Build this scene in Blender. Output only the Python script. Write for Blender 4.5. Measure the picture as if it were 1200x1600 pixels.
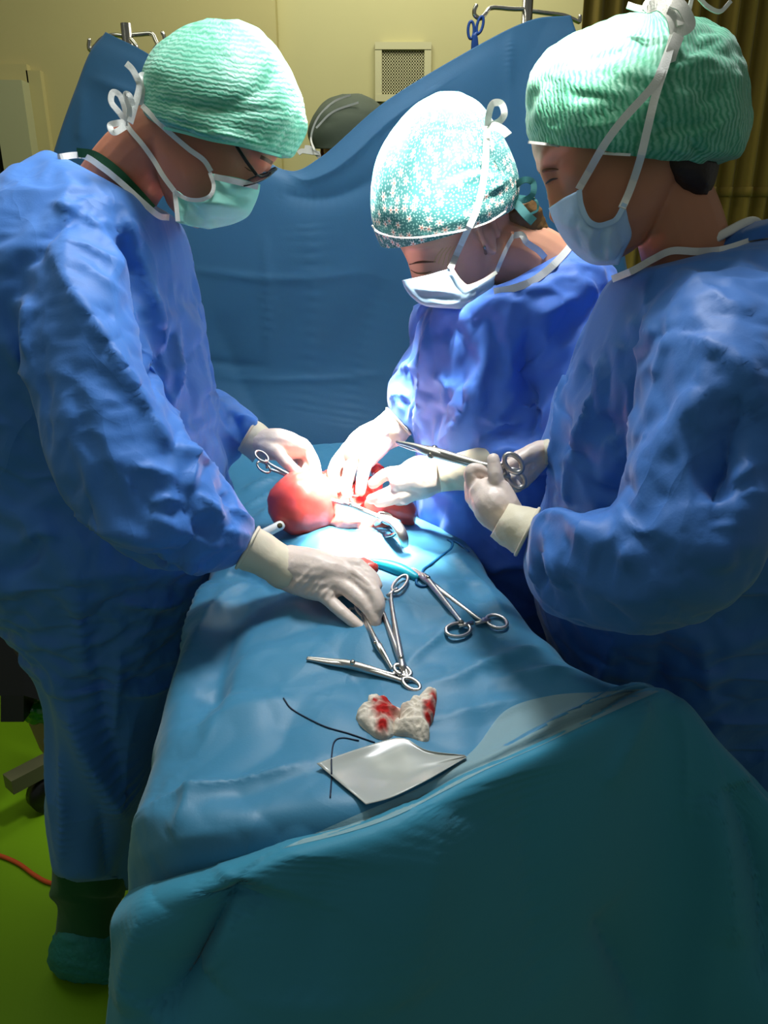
import bpy, math, random
import numpy as np
from mathutils import Vector
from mathutils.bvhtree import BVHTree

random.seed(7); np.random.seed(7)
for o in list(bpy.data.objects): bpy.data.objects.remove(o)
S = bpy.context.scene
COL = S.collection

# ---------------------------------------------------------------- camera, world, lights, exposure
FPX = 1200.0; PITCH = math.radians(20); CAM = np.array([0.0, 0.0, 1.42])
cR = np.array([1.0, 0, 0]); cF = np.array([0, math.cos(PITCH), -math.sin(PITCH)]); cU = np.array([0, math.sin(PITCH), math.cos(PITCH)])
cB = -cF
cam = bpy.data.cameras.new('camera'); camo = bpy.data.objects.new('camera', cam); COL.objects.link(camo)
cam.sensor_fit = 'VERTICAL'; cam.sensor_height = 32; cam.lens = 24; cam.clip_start = 0.05
camo.location = CAM; camo.rotation_euler = (math.pi/2 - PITCH, 0, 0)
S.camera = camo
S.view_settings.view_transform = 'Standard'; S.view_settings.look = 'None'
S.view_settings.exposure = 0.0; S.view_settings.gamma = 1.0; S.view_settings.use_curve_mapping = False

world = bpy.data.worlds.new('world'); S.world = world; world.use_nodes = True
bg = world.node_tree.nodes['Background']; bg.inputs[0].default_value = (0.92, 0.99, 0.92, 1); bg.inputs[1].default_value = 0.17

def spot(name, loc, target, energy, angle, blend, radius, color):
    l = bpy.data.lights.new(name, 'SPOT'); l.energy = energy; l.spot_size = math.radians(angle); l.spot_blend = blend
    l.shadow_soft_size = radius; l.color = color
    o = bpy.data.objects.new(name, l); COL.objects.link(o); o.location = loc
    d = Vector(target) - Vector(loc); o.rotation_euler = d.to_track_quat('-Z', 'Y').to_euler(); return o
FIELD = (0.0, 1.17, 1.0)
def lamp_head(center, target, n, ring, energy, angle):
    """a theatre lamp: a ring of small reflectors that all aim at the operating field"""
    c = Vector(center); ax = (Vector(target)-c).normalized(); e1 = ax.orthogonal().normalized(); e2 = ax.cross(e1)
    for k in range(n):
        t = 2*math.pi*k/n+.4
        spot('surgical_lamp_light', c+(e1*math.cos(t)+e2*math.sin(t))*ring, target, energy/n, angle, .45, .035, (1.0, .97, .90))
lamp_head((.26, 1.46, 2.40), (-.01, 1.11, 1.0), 7, .15, 620, 11)
lamp_head((-.16, 1.44, 2.40), (-.01, 1.11, 1.0), 6, .12, 2500, 11)  # extra unseen head, added to put more light on the field
lamp_head((.34, .80, 2.35), (-.01, 1.13, 1.0), 6, .15, 1000, 11)
spot('surgical_lamp_spill', (0.08, 1.25, 2.45), (0.0, 1.12, 0.9), 90, 125, 1.0, .16, (0.95, 0.98, 1.0))
def area(name, loc, target, energy, sx, sy, color):
    l = bpy.data.lights.new(name, 'AREA'); l.energy = energy; l.shape = 'RECTANGLE'; l.size = sx; l.size_y = sy; l.color = color
    o = bpy.data.objects.new(name, l); COL.objects.link(o); o.location = loc
    d = Vector(target) - Vector(loc); o.rotation_euler = d.to_track_quat('-Z', 'Y').to_euler(); return o
area('room_fill_light', (-0.9, 1.0, 2.9), (-0.5, 1.3, 0), 7, 1.2, 0.6, (0.95, 1.0, 0.85))  # unseen overhead lamp, added as weak general fill
area('room_fill_light', (0.1, 2.45, 2.9), (0.0, 3.1, 1.2), 21, 1.2, 0.6, (1.0, 0.98, 0.80))  # unseen lamp added to brighten the back wall

# ---------------------------------------------------------------- pixel helpers (photo frame 1200x1600)
def ray(px, py):
    return cF + cR*((px-600)/FPX) + cU*((800-py)/FPX)
def P(px, py, D): return CAM + D*ray(px, py)
def Q(px, py, z):
    d = ray(px, py); return CAM + d*((z-CAM[2])/d[2])
def PY(px, py, Y):
    d = ray(px, py); return CAM + d*(Y/d[1])
def pts(lst): return np.array([P(*p) for p in lst])

def catmull(a, n):
    """resample control points (k,...) to n points with a uniform Catmull-Rom spline"""
    a = np.asarray(a, float); k = len(a)
    if k == 2:
        t = np.linspace(0, 1, n).reshape((-1,)+(1,)*(a.ndim-1)); return a[0]*(1-t)+a[1]*t
    e = np.concatenate([[2*a[0]-a[1]], a, [2*a[-1]-a[-2]]])
    u = np.linspace(0, k-1-1e-9, n); i = u.astype(int); t = (u-i).reshape((-1,)+(1,)*(a.ndim-1))
    p0, p1, p2, p3 = e[i], e[i+1], e[i+2], e[i+3]
    return 0.5*((2*p1)+(-p0+p2)*t+(2*p0-5*p1+4*p2-p3)*t*t+(-p0+3*p1-3*p2+p3)*t**3)

# ---------------------------------------------------------------- numpy noise
_perm = np.random.RandomState(3).permutation(512)
_grad = np.random.RandomState(4).normal(size=(512, 3)); _grad /= np.linalg.norm(_grad, axis=1)[:, None]
def pnoise(p):
    p = np.asarray(p, float); i = np.floor(p).astype(int); f = p-i
    u = f*f*f*(f*(f*6-15)+10); out = 0
    for dx in (0, 1):
        for dy in (0, 1):
            for dz in (0, 1):
                h = _perm[(_perm[(_perm[(i[:, 0]+dx) & 511]+i[:, 1]+dy) & 511]+i[:, 2]+dz) & 511]
                g = _grad[h]; d = f-np.array([dx, dy, dz])
                w = (u[:, 0] if dx else 1-u[:, 0])*(u[:, 1] if dy else 1-u[:, 1])*(u[:, 2] if dz else 1-u[:, 2])
                out = out + w*np.sum(g*d, axis=1)
    return out
def ridged(p): return 1-2*np.abs(pnoise(p))*1.6

# ---------------------------------------------------------------- mesh plumbing
BASE = {}
def root(name, loc, label, cat, group=None):
    o = bpy.data.objects.new(name, None); COL.objects.link(o); o.location = loc
    o.empty_display_size = 0.05
    BASE[o.name] = np.array(loc, float); tag(o, label, cat, group); return o
def tag(o, label=None, cat=None, group=None, kind=None):
    if label: o['label'] = label
    if cat: o['category'] = cat
    if group: o['group'] = group
    if kind: o['kind'] = kind
    return o
def mk(name, V, F, mat, parent=None, smooth=True, uv=None, label=None, attr=None, solid=0):
    V = np.asarray(V, float)
    base = np.zeros(3)
    if parent is not None: base = BASE[parent.name]
    m = bpy.data.meshes.new(name); m.from_pydata((V-base).tolist(), [], [list(map(int, f)) for f in F]); m.update()
    if smooth: m.polygons.foreach_set('use_smooth', [True]*len(m.polygons))
    if uv is not None:
        l = m.uv_layers.new(name='UVMap'); li = np.zeros(len(m.loops), int); m.loops.foreach_get('vertex_index', li)
        l.data.foreach_set('uv', np.asarray(uv)[li].astype(np.float32).ravel())
    if attr is not None:
        a = m.attributes.new('stain', 'FLOAT', 'POINT'); a.data.foreach_set('value', np.asarray(attr, np.float32))
    o = bpy.data.objects.new(name, m); COL.objects.link(o); m.materials.append(mat)
    if parent is not None: o.parent = parent
    BASE[o.name] = base
    if solid:
        md = o.modifiers.new('thickness', 'SOLIDIFY'); md.thickness = solid; md.offset = 0
    if label: o['label'] = label
    return o
def join(parts):
    V = []; F = []; n = 0
    for v, f in parts:
        V.append(np.asarray(v)); F += [[i+n for i in q] for q in f]; n += len(v)
    return np.concatenate(V), F

def ringgrid(R, closed=True, caps=True):
    """R (k,n,3) rings -> verts, faces"""
    k, n = R.shape[:2]; V = R.reshape(-1, 3); F = []
    for a in range(k-1):
        for b in range(n if closed else n-1):
            c = (b+1) % n; F.append([a*n+b, a*n+c, (a+1)*n+c, (a+1)*n+b])
    if closed and caps:
        V = np.concatenate([V, [R[0].mean(0)], [R[-1].mean(0)]]); i0 = k*n
        for b in range(n):
            c = (b+1) % n; F.append([i0, c, b]); F.append([i0+1, (k-1)*n+b, (k-1)*n+c])
    return V, F

def tube(path, rad, n=10, aspect=1.0, up=None, closed=False, dome=True, samples=None):
    path = np.asarray(path, float)
    rad = np.full(len(path), rad, float) if np.isscalar(rad) else np.asarray(rad, float)
    if samples and len(path) > 2:
        rad = catmull(rad, samples); path = catmull(path, samples)
    k = len(path)
    if closed: T = np.roll(path, -1, 0)-np.roll(path, 1, 0)
    else: T = np.gradient(path, axis=0)
    T /= np.linalg.norm(T, axis=1)[:, None]+1e-12
    ref = np.array(up, float) if up is not None else (np.array([0, 0, 1.]) if abs(T[0][2]) < .9 else np.array([1., 0, 0]))
    N = []
    nv = ref
    for t in T:
        if up is not None: nv = ref
        nv = nv-t*np.dot(nv, t); nv = nv/(np.linalg.norm(nv)+1e-12); N.append(nv)
    N = np.array(N); Bn = np.cross(T, N)
    if dome and not closed:
        ex = [(-.85, .5), (-.5, .86)]
        pre = [path[0]+T[0]*rad[0]*s*min(1, aspect) for s, _ in ex]; prr = [rad[0]*c for _, c in ex]
        post = [path[-1]-T[-1]*rad[-1]*s*min(1, aspect) for s, _ in ex[::-1]]; por = [rad[-1]*c for _, c in ex[::-1]]
        path = np.concatenate([pre, path, post]); rad = np.concatenate([prr, rad, por])
        N = np.concatenate([[N[0]]*2, N, [N[-1]]*2]); Bn = np.concatenate([[Bn[0]]*2, Bn, [Bn[-1]]*2]); k += 4
    th = np.linspace(0, 2*np.pi, n, endpoint=False)
    R = path[:, None, :]+rad[:, None, None]*(np.cos(th)[None, :, None]*N[:, None, :]*aspect+np.sin(th)[None, :, None]*Bn[:, None, :])
    if closed:
        R = np.concatenate([R, R[:1]]); return ringgrid(R, True, False)
    return ringgrid(R, True, True)

def torus(c, e1, e2, r, n=28, m=8):
    th = np.linspace(0, 2*np.pi, n, endpoint=False)
    path = c+np.cos(th)[:, None]*e1+np.sin(th)[:, None]*e2
    return tube(path, r, m, closed=True)

def loft(rings, n=48, k=60, p=2.0, uvs=False, caps=True):
    """rings: (Lx,Ly,Rx,Ry,D,depth[,Mx,My]) two silhouette pixels, mid depth and half-thickness in metres.
    The ring is an ellipse through L and R; M optionally says where its near side shows."""
    Cs = []; E1 = []; E2 = []
    for r in rings:
        L = P(r[0], r[1], r[4]); Rr = P(r[2], r[3], r[4]); Cs.append((L+Rr)/2); E1.append((Rr-L)/2)
    Cs = np.array(Cs); ax = np.gradient(Cs, axis=0)
    for i, r in enumerate(rings):
        if len(r) > 6:
            m = P(r[6], r[7], r[4]-r[5]); e2 = m-Cs[i]
        else:
            view = Cs[i]-CAM; view /= np.linalg.norm(view)
            e2 = -view; e1 = E1[i]/np.linalg.norm(E1[i]); e2 = e2-e1*np.dot(e1, e2); e2 = e2/np.linalg.norm(e2)*r[5]
        E2.append(e2)
    Cs = catmull(Cs, k); E1 = catmull(E1, k); E2 = catmull(E2, k)
    th = np.linspace(0, 2*np.pi, n, endpoint=False)
    cs, sn = np.cos(th), np.sin(th)
    cs = np.sign(cs)*np.abs(cs)**(2/p); sn = np.sign(sn)*np.abs(sn)**(2/p)
    R = Cs[:, None, :]+cs[None, :, None]*E1[:, None, :]+sn[None, :, None]*E2[:, None, :]
    V, F = ringgrid(R, True, caps)
    if uvs:
        v = np.concatenate([[0], np.cumsum(np.linalg.norm(np.diff(Cs, axis=0), axis=1))])
        u = np.abs(th-np.pi)*0.13
        UV = np.stack([np.broadcast_to(u[None, :], (k, n)), np.broadcast_to(v[:, None], (k, n))], -1).reshape(-1, 2)
        if caps: UV = np.concatenate([UV, [[0.2, 0], [0.2, v[-1]]]])
        return V, F, UV
    return V, F

def patch(grid, nu, nv):
    """grid (rows, cols, 3) control points -> smooth surface"""
    g = catmull(np.asarray(grid, float), nu); g = np.swapaxes(catmull(np.swapaxes(g, 0, 1), nv), 0, 1)
    return ringgrid(g, False, False)

def evaluate(V, F, mods):
    m = bpy.data.meshes.new('tmp'); m.from_pydata(np.asarray(V).tolist(), [], [list(map(int, f)) for f in F]); m.update()
    o = bpy.data.objects.new('tmp', m); COL.objects.link(o)
    for kind, kw in mods:
        md = o.modifiers.new('m', kind)
        for a, b in kw.items(): setattr(md, a, b)
    dg = bpy.context.evaluated_depsgraph_get(); e = o.evaluated_get(dg); em = e.to_mesh()
    co = np.zeros(len(em.vertices)*3); em.vertices.foreach_get('co', co)
    fs = [list(p.vertices) for p in em.polygons]; e.to_mesh_clear()
    bpy.data.objects.remove(o); bpy.data.meshes.remove(m)
    return co.reshape(-1, 3), fs
def remesh(V, F, vox, it=3, fac=.5):
    return evaluate(V, F, [('REMESH', dict(mode='VOXEL', voxel_size=vox)), ('SMOOTH', dict(factor=fac, iterations=it))])
def normals(V, F):
    m = bpy.data.meshes.new('tmp'); m.from_pydata(V.tolist(), [], F); m.update()
    no = np.zeros(len(V)*3); m.vertices.foreach_get('normal', no); bpy.data.meshes.remove(m); return no.reshape(-1, 3)
def bvh(V, F): return BVHTree.FromPolygons([tuple(v) for v in V], F)
def cast(tree, px, py):
    d = ray(px, py); dn = d/np.linalg.norm(d)
    h = tree.ray_cast(Vector(CAM), Vector(dn))
    return None if h[0] is None else np.array(h[0])
def snap(trees, px, py, off, Dfb):
    best = None
    for t in trees:
        h = cast(t, px, py)
        if h is not None and (best is None or np.linalg.norm(h-CAM) < np.linalg.norm(best-CAM)): best = h
    if best is None: return P(px, py, Dfb)
    v = best-CAM; return best-v/np.linalg.norm(v)*off

def settle(V, F, excess=.075, frames=14, pin=.14, bend=.35, hard=None, body=.012):
    """let a garment with a little excess cloth buckle into wrinkles over a slimmer body inside it (cloth simulation)"""
    no = normals(V, F)
    bm_ = bpy.data.meshes.new('inner'); bm_.from_pydata((V-no*body).tolist(), [], F); bm_.update()
    bo = bpy.data.objects.new('inner', bm_); COL.objects.link(bo); bo.modifiers.new('c', 'COLLISION'); bo.collision.thickness_outer = .002; bo.collision.cloth_friction = 12
    m = bpy.data.meshes.new('cl'); m.from_pydata(V.tolist(), [], F); m.update()
    o = bpy.data.objects.new('cl', m); COL.objects.link(o)
    g = o.vertex_groups.new(name='pin')
    w = np.full(len(V), pin) if hard is None else np.where(hard, 1.0, pin)
    for val in np.unique(w): g.add([int(i) for i in np.where(w == val)[0]], float(val), 'REPLACE')
    md = o.modifiers.new('cloth', 'CLOTH'); c = md.settings
    c.quality = 4; c.mass = .12; c.tension_stiffness = 25; c.compression_stiffness = 25; c.shear_stiffness = 8; c.bending_stiffness = bend
    c.tension_damping = 12; c.compression_damping = 12; c.shear_damping = 8; c.air_damping = 3
    c.effector_weights.gravity = .22; c.vertex_group_mass = 'pin'; c.pin_stiffness = 1.0; c.shrink_min = -excess; c.shrink_max = -excess
    md.collision_settings.use_collision = True; md.collision_settings.distance_min = .003; md.collision_settings.collision_quality = 2; md.collision_settings.use_self_collision = False
    md.point_cache.frame_start = 1; md.point_cache.frame_end = frames+1
    for f in range(1, frames+1): S.frame_set(f)
    dg = bpy.context.evaluated_depsgraph_get(); e = o.evaluated_get(dg); em = e.to_mesh(); co = np.zeros(len(V)*3); em.vertices.foreach_get('co', co); e.to_mesh_clear()
    bpy.data.objects.remove(o); bpy.data.objects.remove(bo); bpy.data.meshes.remove(m); bpy.data.meshes.remove(bm_); S.frame_set(1)
    return co.reshape(-1, 3)
def refine(V, F, lev=1): return evaluate(V, F, [('SUBSURF', dict(levels=lev, render_levels=lev))])
FOLD_GAIN = 1.0
def folds(V, F, strokes, tree=None, toward_cam=False):
    """press creases into a cloth: each stroke (pixels, height in mm, width in mm[, other width]) is found on the surface itself"""
    tree = tree or bvh(V, F); V = V.copy(); no = normals(V, F)
    vis = np.sum(no*(CAM-V), axis=1)
    if toward_cam: no = no*np.sign(vis)[:, None]
    H = np.zeros(len(V))
    for st in strokes:
        px, A, w = st[0], st[1]*.001*FOLD_GAIN, st[2]*.001*.85; w2 = st[3]*.001*.85 if len(st) > 3 else w
        d = catmull(np.array(px, float), 9*(len(px)-1)+1); q = []
        for x, y in d:
            h = cast(tree, x, y)
            if h is None: continue
            if q and np.linalg.norm(h-q[-1]) > .12: continue
            q.append(h)
        if len(q) < 3: continue
        q = np.array(q)
        if len(q) > 6:
            e_ = np.concatenate([[q[0]]*3, q, [q[-1]]*3]); q = sum(e_[i:i+len(q)] for i in range(7))/7
        T = np.gradient(q, axis=0); T /= np.linalg.norm(T, axis=1)[:, None]+1e-9
        mw = 3.2*max(w, w2)
        idx = np.where(np.all((V > q.min(0)-mw) & (V < q.max(0)+mw), axis=1))[0]
        if not len(idx): continue
        dv = V[idx][:, None, :]-q[None]; dd = np.linalg.norm(dv, axis=2); j = dd.argmin(1); r = np.arange(len(idx)); dm = dd[r, j]
        side = np.sum(np.cross(T[j], no[idx])*dv[r, j], axis=1)
        ww = np.where(side > 0, w, w2); t = j/(len(q)-1)
        tap = np.clip(np.sin(np.pi*np.clip(t, .02, .98)), 0, 1)**.6
        H[idx] += A*tap*np.exp(-(dm/ww)**1.15)
    return V+no*H[:, None]
def crumple(V, F, amp, sc, stretch=(1, 1, 1), seed=0.0, amp2=0, sc2=1):
    no = normals(V, F); q = V/sc*np.array(stretch)+seed
    q = q+.6*np.stack([pnoise(q*.7+9.1), pnoise(q*.7+21.3), pnoise(q*.7+33.7)], 1)
    h = amp*(ridged(q)-.4)
    if amp2: h = h+amp2*(ridged(V/sc2+seed*2.3)-.4)
    return V+no*h[:, None]

# ---------------------------------------------------------------- materials
def srgb(r, g, b):
    f = lambda c: c/12.92 if c <= .04045 else ((c+.055)/1.055)**2.4
    return (f(r/255), f(g/255), f(b/255), 1)
def mat(name, col, rough=.6, spec=.3, metal=0, bump=0, bscale=60, bdist=.002, var=0, vscale=8, sheen=0, sss=0, trans=0, alpha=1, coat=0, bdetail=6):
    m = bpy.data.materials.new(name); m.use_nodes = True; nt = m.node_tree; b = nt.nodes['Principled BSDF']
    b.inputs['Base Color'].default_value = col; b.inputs['Roughness'].default_value = rough
    b.inputs['Specular IOR Level'].default_value = spec; b.inputs['Metallic'].default_value = metal
    b.inputs['Sheen Weight'].default_value = sheen; b.inputs['Alpha'].default_value = alpha
    b.inputs['Coat Weight'].default_value = coat; b.inputs['Transmission Weight'].default_value = trans
    if sss:
        b.inputs['Subsurface Weight'].default_value = sss; b.inputs['Subsurface Radius'].default_value = (1, .35, .2); b.inputs['Subsurface Scale'].default_value = .006
    tc = nt.nodes.new('ShaderNodeTexCoord')
    if var:
        n = nt.nodes.new('ShaderNodeTexNoise'); n.inputs['Scale'].default_value = vscale; n.inputs['Detail'].default_value = 4
        nt.links.new(tc.outputs['Object'], n.inputs['Vector'])
        mx = nt.nodes.new('ShaderNodeMix'); mx.data_type = 'RGBA'
        mx.inputs[6].default_value = tuple(c*(1-var) for c in col[:3])+(1,); mx.inputs[7].default_value = tuple(min(1, c*(1+var)) for c in col[:3])+(1,)
        nt.links.new(n.outputs['Fac'], mx.inputs[0]); nt.links.new(mx.outputs[2], b.inputs['Base Color'])
    if bump:
        n = nt.nodes.new('ShaderNodeTexNoise'); n.inputs['Scale'].default_value = bscale; n.inputs['Detail'].default_value = bdetail
        nt.links.new(tc.outputs['Object'], n.inputs['Vector'])
        bp = nt.nodes.new('ShaderNodeBump'); bp.inputs['Strength'].default_value = bump; bp.inputs['Distance'].default_value = bdist
        nt.links.new(n.outputs['Fac'], bp.inputs['Height']); nt.links.new(bp.outputs['Normal'], b.inputs['Normal'])
    return m
def cloth(name, col, rough=.6, crease=.35, cscale=7, spec=.3, sheen=.15, weave=True):
    """non-woven surgical cloth: fine embossing plus sharp paper-like crease relief"""
    m = mat(name, col, rough, spec, sheen=sheen, var=.10, vscale=5); nt = m.node_tree; b = nt.nodes['Principled BSDF']; tc = [n for n in nt.nodes if n.type == 'TEX_COORD'][0]
    mp = nt.nodes.new('ShaderNodeMapping'); mp.inputs['Scale'].default_value = (1, 1, .55); mp.inputs['Rotation'].default_value = (.25, .2, 0)
    v = nt.nodes.new('ShaderNodeTexNoise'); v.noise_type = 'RIDGED_MULTIFRACTAL'; v.normalize = True
    v.inputs['Scale'].default_value = cscale; v.inputs['Detail'].default_value = 3; v.inputs['Roughness'].default_value = .45; v.inputs['Lacunarity'].default_value = 2.3
    v.inputs['Offset'].default_value = .85; v.inputs['Gain'].default_value = 1.4; v.inputs['Distortion'].default_value = .25
    nt.links.new(tc.outputs['Object'], mp.inputs[0]); nt.links.new(mp.outputs[0], v.inputs['Vector'])
    n2 = nt.nodes.new('ShaderNodeTexNoise'); n2.inputs['Scale'].default_value = 420; n2.inputs['Detail'].default_value = 2
    nt.links.new(tc.outputs['Object'], n2.inputs['Vector'])
    b1 = nt.nodes.new('ShaderNodeBump'); b1.inputs['Strength'].default_value = crease; b1.inputs['Distance'].default_value = .012
    b2 = nt.nodes.new('ShaderNodeBump'); b2.inputs['Strength'].default_value = .12; b2.inputs['Distance'].default_value = .001
    nt.links.new(v.outputs['Fac'], b1.inputs['Height']); nt.links.new(n2.outputs['Fac'], b2.inputs['Height'])
    nt.links.new(b1.outputs['Normal'], b2.inputs['Normal']); nt.links.new(b2.outputs['Normal'], b.inputs['Normal'])
    return m

M = {}
M['gown'] = cloth('gown_blue', srgb(64, 124, 206), .55, .5, 6)
M['gown_mid'] = cloth('gown_blue_bright', srgb(74, 122, 214), .55, .4, 6)
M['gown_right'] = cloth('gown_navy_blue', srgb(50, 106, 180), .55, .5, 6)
M['drape'] = cloth('drape_cyan', srgb(52, 121, 156), .5, .3, 5, .4)
M['foot'] = cloth('drape_teal', srgb(44, 128, 156), .6, .1, 3)
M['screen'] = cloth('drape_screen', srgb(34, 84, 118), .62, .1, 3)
M['hem'] = mat('drape_hem', srgb(150, 182, 186), .6, bump=.3, bscale=300, alpha=.6)
M['skin_m'] = mat('skin_tan', srgb(190, 122, 96), .5, .35, bump=.25, bscale=90, var=.12, vscale=22, sss=.12)
M['skin_f'] = mat('skin_light', srgb(222, 160, 130), .48, .35, bump=.12, bscale=120, var=.08, vscale=18, sss=.12)
M['skin_r'] = mat('skin_olive', srgb(186, 126, 94), .48, .35, bump=.12, bscale=120, var=.08, vscale=18, sss=.12)
M['hair'] = mat('hair_dark', srgb(40, 28, 20), .5, .4, bump=.6, bscale=160)
M['hair_b'] = mat('hair_brown', srgb(120, 88, 50), .45, .4, bump=.6, bscale=160)
M['brow_b'] = mat('eyebrow_brown', srgb(104, 68, 48), .8)
M['strand'] = mat('hair_strand', srgb(214, 168, 96), .4)
M['brow'] = mat('eyebrow_grey', srgb(120, 95, 80), .8)
M['white'] = mat('tie_white', srgb(226, 226, 220), .75, .2, bump=.4, bscale=500, bdist=.001)
M['glove'] = mat('latex_glove', srgb(226, 208, 196), .42, .4, bump=.28, bscale=70, bdist=.004, var=.07, vscale=25, sss=.05)
M['cuff'] = mat('latex_cuff', srgb(222, 212, 186), .5, .35, bump=.3, bscale=60, bdist=.004, var=.06, vscale=20)
M['steel'] = mat('surgical_steel', srgb(196, 192, 188), .33, .5, metal=1, bump=.05, bscale=200)
M['chrome'] = mat('chrome', srgb(190, 186, 175), .18, .5, metal=1)
M['blackmetal'] = mat('black_metal', srgb(14, 15, 15), .35, .4)
M['lens'] = mat('spectacle_lens', srgb(40, 70, 130), .08, .6, trans=.2, alpha=.92)
M['mask_g'] = mat('mask_green', srgb(140, 205, 190), .7, .2, bump=.35, bscale=38, bdist=.004, var=.1, vscale=30)
M['mask_b'] = mat('mask_blue', srgb(165, 195, 222), .7, .2, bump=.3, bscale=38, bdist=.004, var=.06, vscale=30)
M['green_cloth'] = cloth('scrub_green', srgb(10, 78, 42), .75, .2, 9)
M['shoe'] = mat('shoe_cover', srgb(40, 120, 120), .6, bump=.7, bscale=110, bdist=.004, var=.25, vscale=90)
M['organ'] = mat('organ_red', srgb(222, 84, 76), .3, .5, bump=.25, bscale=40, bdist=.003, var=.28, vscale=26, sss=.35, coat=.3)
M['organ_pink'] = mat('organ_pink', srgb(214, 120, 108), .35, .5, bump=.3, bscale=60, bdist=.003, var=.25, vscale=40, sss=.3, coat=.3)
M['blood'] = mat('organ_dark', srgb(185, 40, 34), .25, .5, bump=.5, bscale=70, bdist=.004, var=.35, vscale=60, sss=.2, coat=.4)
M['plastic_w'] = mat('white_plastic', srgb(230, 232, 228), .35, .4)
M['card'] = mat('glossy_sheet', srgb(160, 164, 158), .26, .5, bump=.05, bscale=8, bdist=.01)
M['thread'] = mat('suture_thread', srgb(14, 34, 58), .5)
M['cord'] = mat('blue_cord', srgb(16, 84, 130), .45)
M['turq'] = mat('turquoise_handle', srgb(22, 164, 186), .4, .4, bump=.15, bscale=50)
M['wall'] = mat('wall_paint', srgb(192, 186, 136), .65, .3, bump=.15, bscale=40, var=.03)
M['wall_dim'] = mat('wall_paint_shaded', srgb(188, 178, 124), .65, .3, bump=.15, bscale=40, var=.03)  # copy of the wall paint with the left side's weaker light put into its colour
M['frame'] = mat('door_frame', srgb(176, 176, 138), .5)
M['door'] = mat('door_dark', srgb(48, 54, 34), .4)
M['vent'] = mat('vent_white', srgb(196, 192, 152), .5)
M['dark'] = mat('vent_dark', srgb(70, 66, 40), .8)
M['floor'] = mat('floor_green', srgb(112, 156, 14), .45, .35, bump=.12, bscale=160, var=.08, vscale=2)
M['curtain'] = cloth('curtain_olive', srgb(150, 128, 52), .8, .1, 6)
M['cable'] = mat('cable_orange', srgb(190, 80, 40), .5)
M['bag'] = mat('green_bag', srgb(20, 120, 30), .15, .6, bump=.6, bscale=16, bdist=.02)
M['cap_grey'] = mat('cap_grey', srgb(82, 92, 78), .8, bump=.3, bscale=60)
M['scis'] = mat('scissor_blue', srgb(30, 62, 120), .4)
M['panel'] = mat('beige_panel', srgb(150, 140, 80), .5)

def wavecap(name, c1, c2, rot=0.0):
    """crimped disposable cap: wavy embossed rows following the cloth"""
    m = mat(name, c1, .5, .35, sheen=.2); nt = m.node_tree; b = nt.nodes['Principled BSDF']
    uv = nt.nodes.new('ShaderNodeUVMap'); mp = nt.nodes.new('ShaderNodeMapping'); mp.inputs['Rotation'].default_value = (0, 0, rot)
    nt.links.new(uv.outputs[0], mp.inputs[0])
    w = nt.nodes.new('ShaderNodeTexWave'); w.bands_direction = 'Y'; w.inputs['Scale'].default_value = 46; w.inputs['Distortion'].default_value = 4.5
    w.inputs['Detail'].default_value = 2; w.inputs['Detail Scale'].default_value = 2.2
    nt.links.new(mp.outputs[0], w.inputs['Vector'])
    n = nt.nodes.new('ShaderNodeTexNoise'); n.inputs['Scale'].default_value = 30; nt.links.new(uv.outputs[0], n.inputs['Vector'])
    mu = nt.nodes.new('ShaderNodeMath'); mu.operation = 'MULTIPLY'; nt.links.new(w.outputs['Fac'], mu.inputs[0]); nt.links.new(n.outputs['Fac'], mu.inputs[1])
    mx = nt.nodes.new('ShaderNodeMix'); mx.data_type = 'RGBA'; mx.inputs[6].default_value = c1; mx.inputs[7].default_value = c2
    nt.links.new(mu.outputs[0], mx.inputs[0]); nt.links.new(mx.outputs[2], b.inputs['Base Color'])
    bp = nt.nodes.new('ShaderNodeBump'); bp.inputs['Strength'].default_value = .28; bp.inputs['Distance'].default_value = .002
    nt.links.new(w.outputs['Fac'], bp.inputs['Height']); nt.links.new(bp.outputs['Normal'], b.inputs['Normal'])
    return m
M['cap_green'] = wavecap('cap_green', srgb(62, 164, 130), srgb(176, 226, 206))
M['cap_green2'] = wavecap('cap_green_crumpled', srgb(52, 150, 112), srgb(150, 214, 186), 1.2)
M['cap_rim'] = mat('cap_rim', srgb(120, 205, 175), .6)
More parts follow.
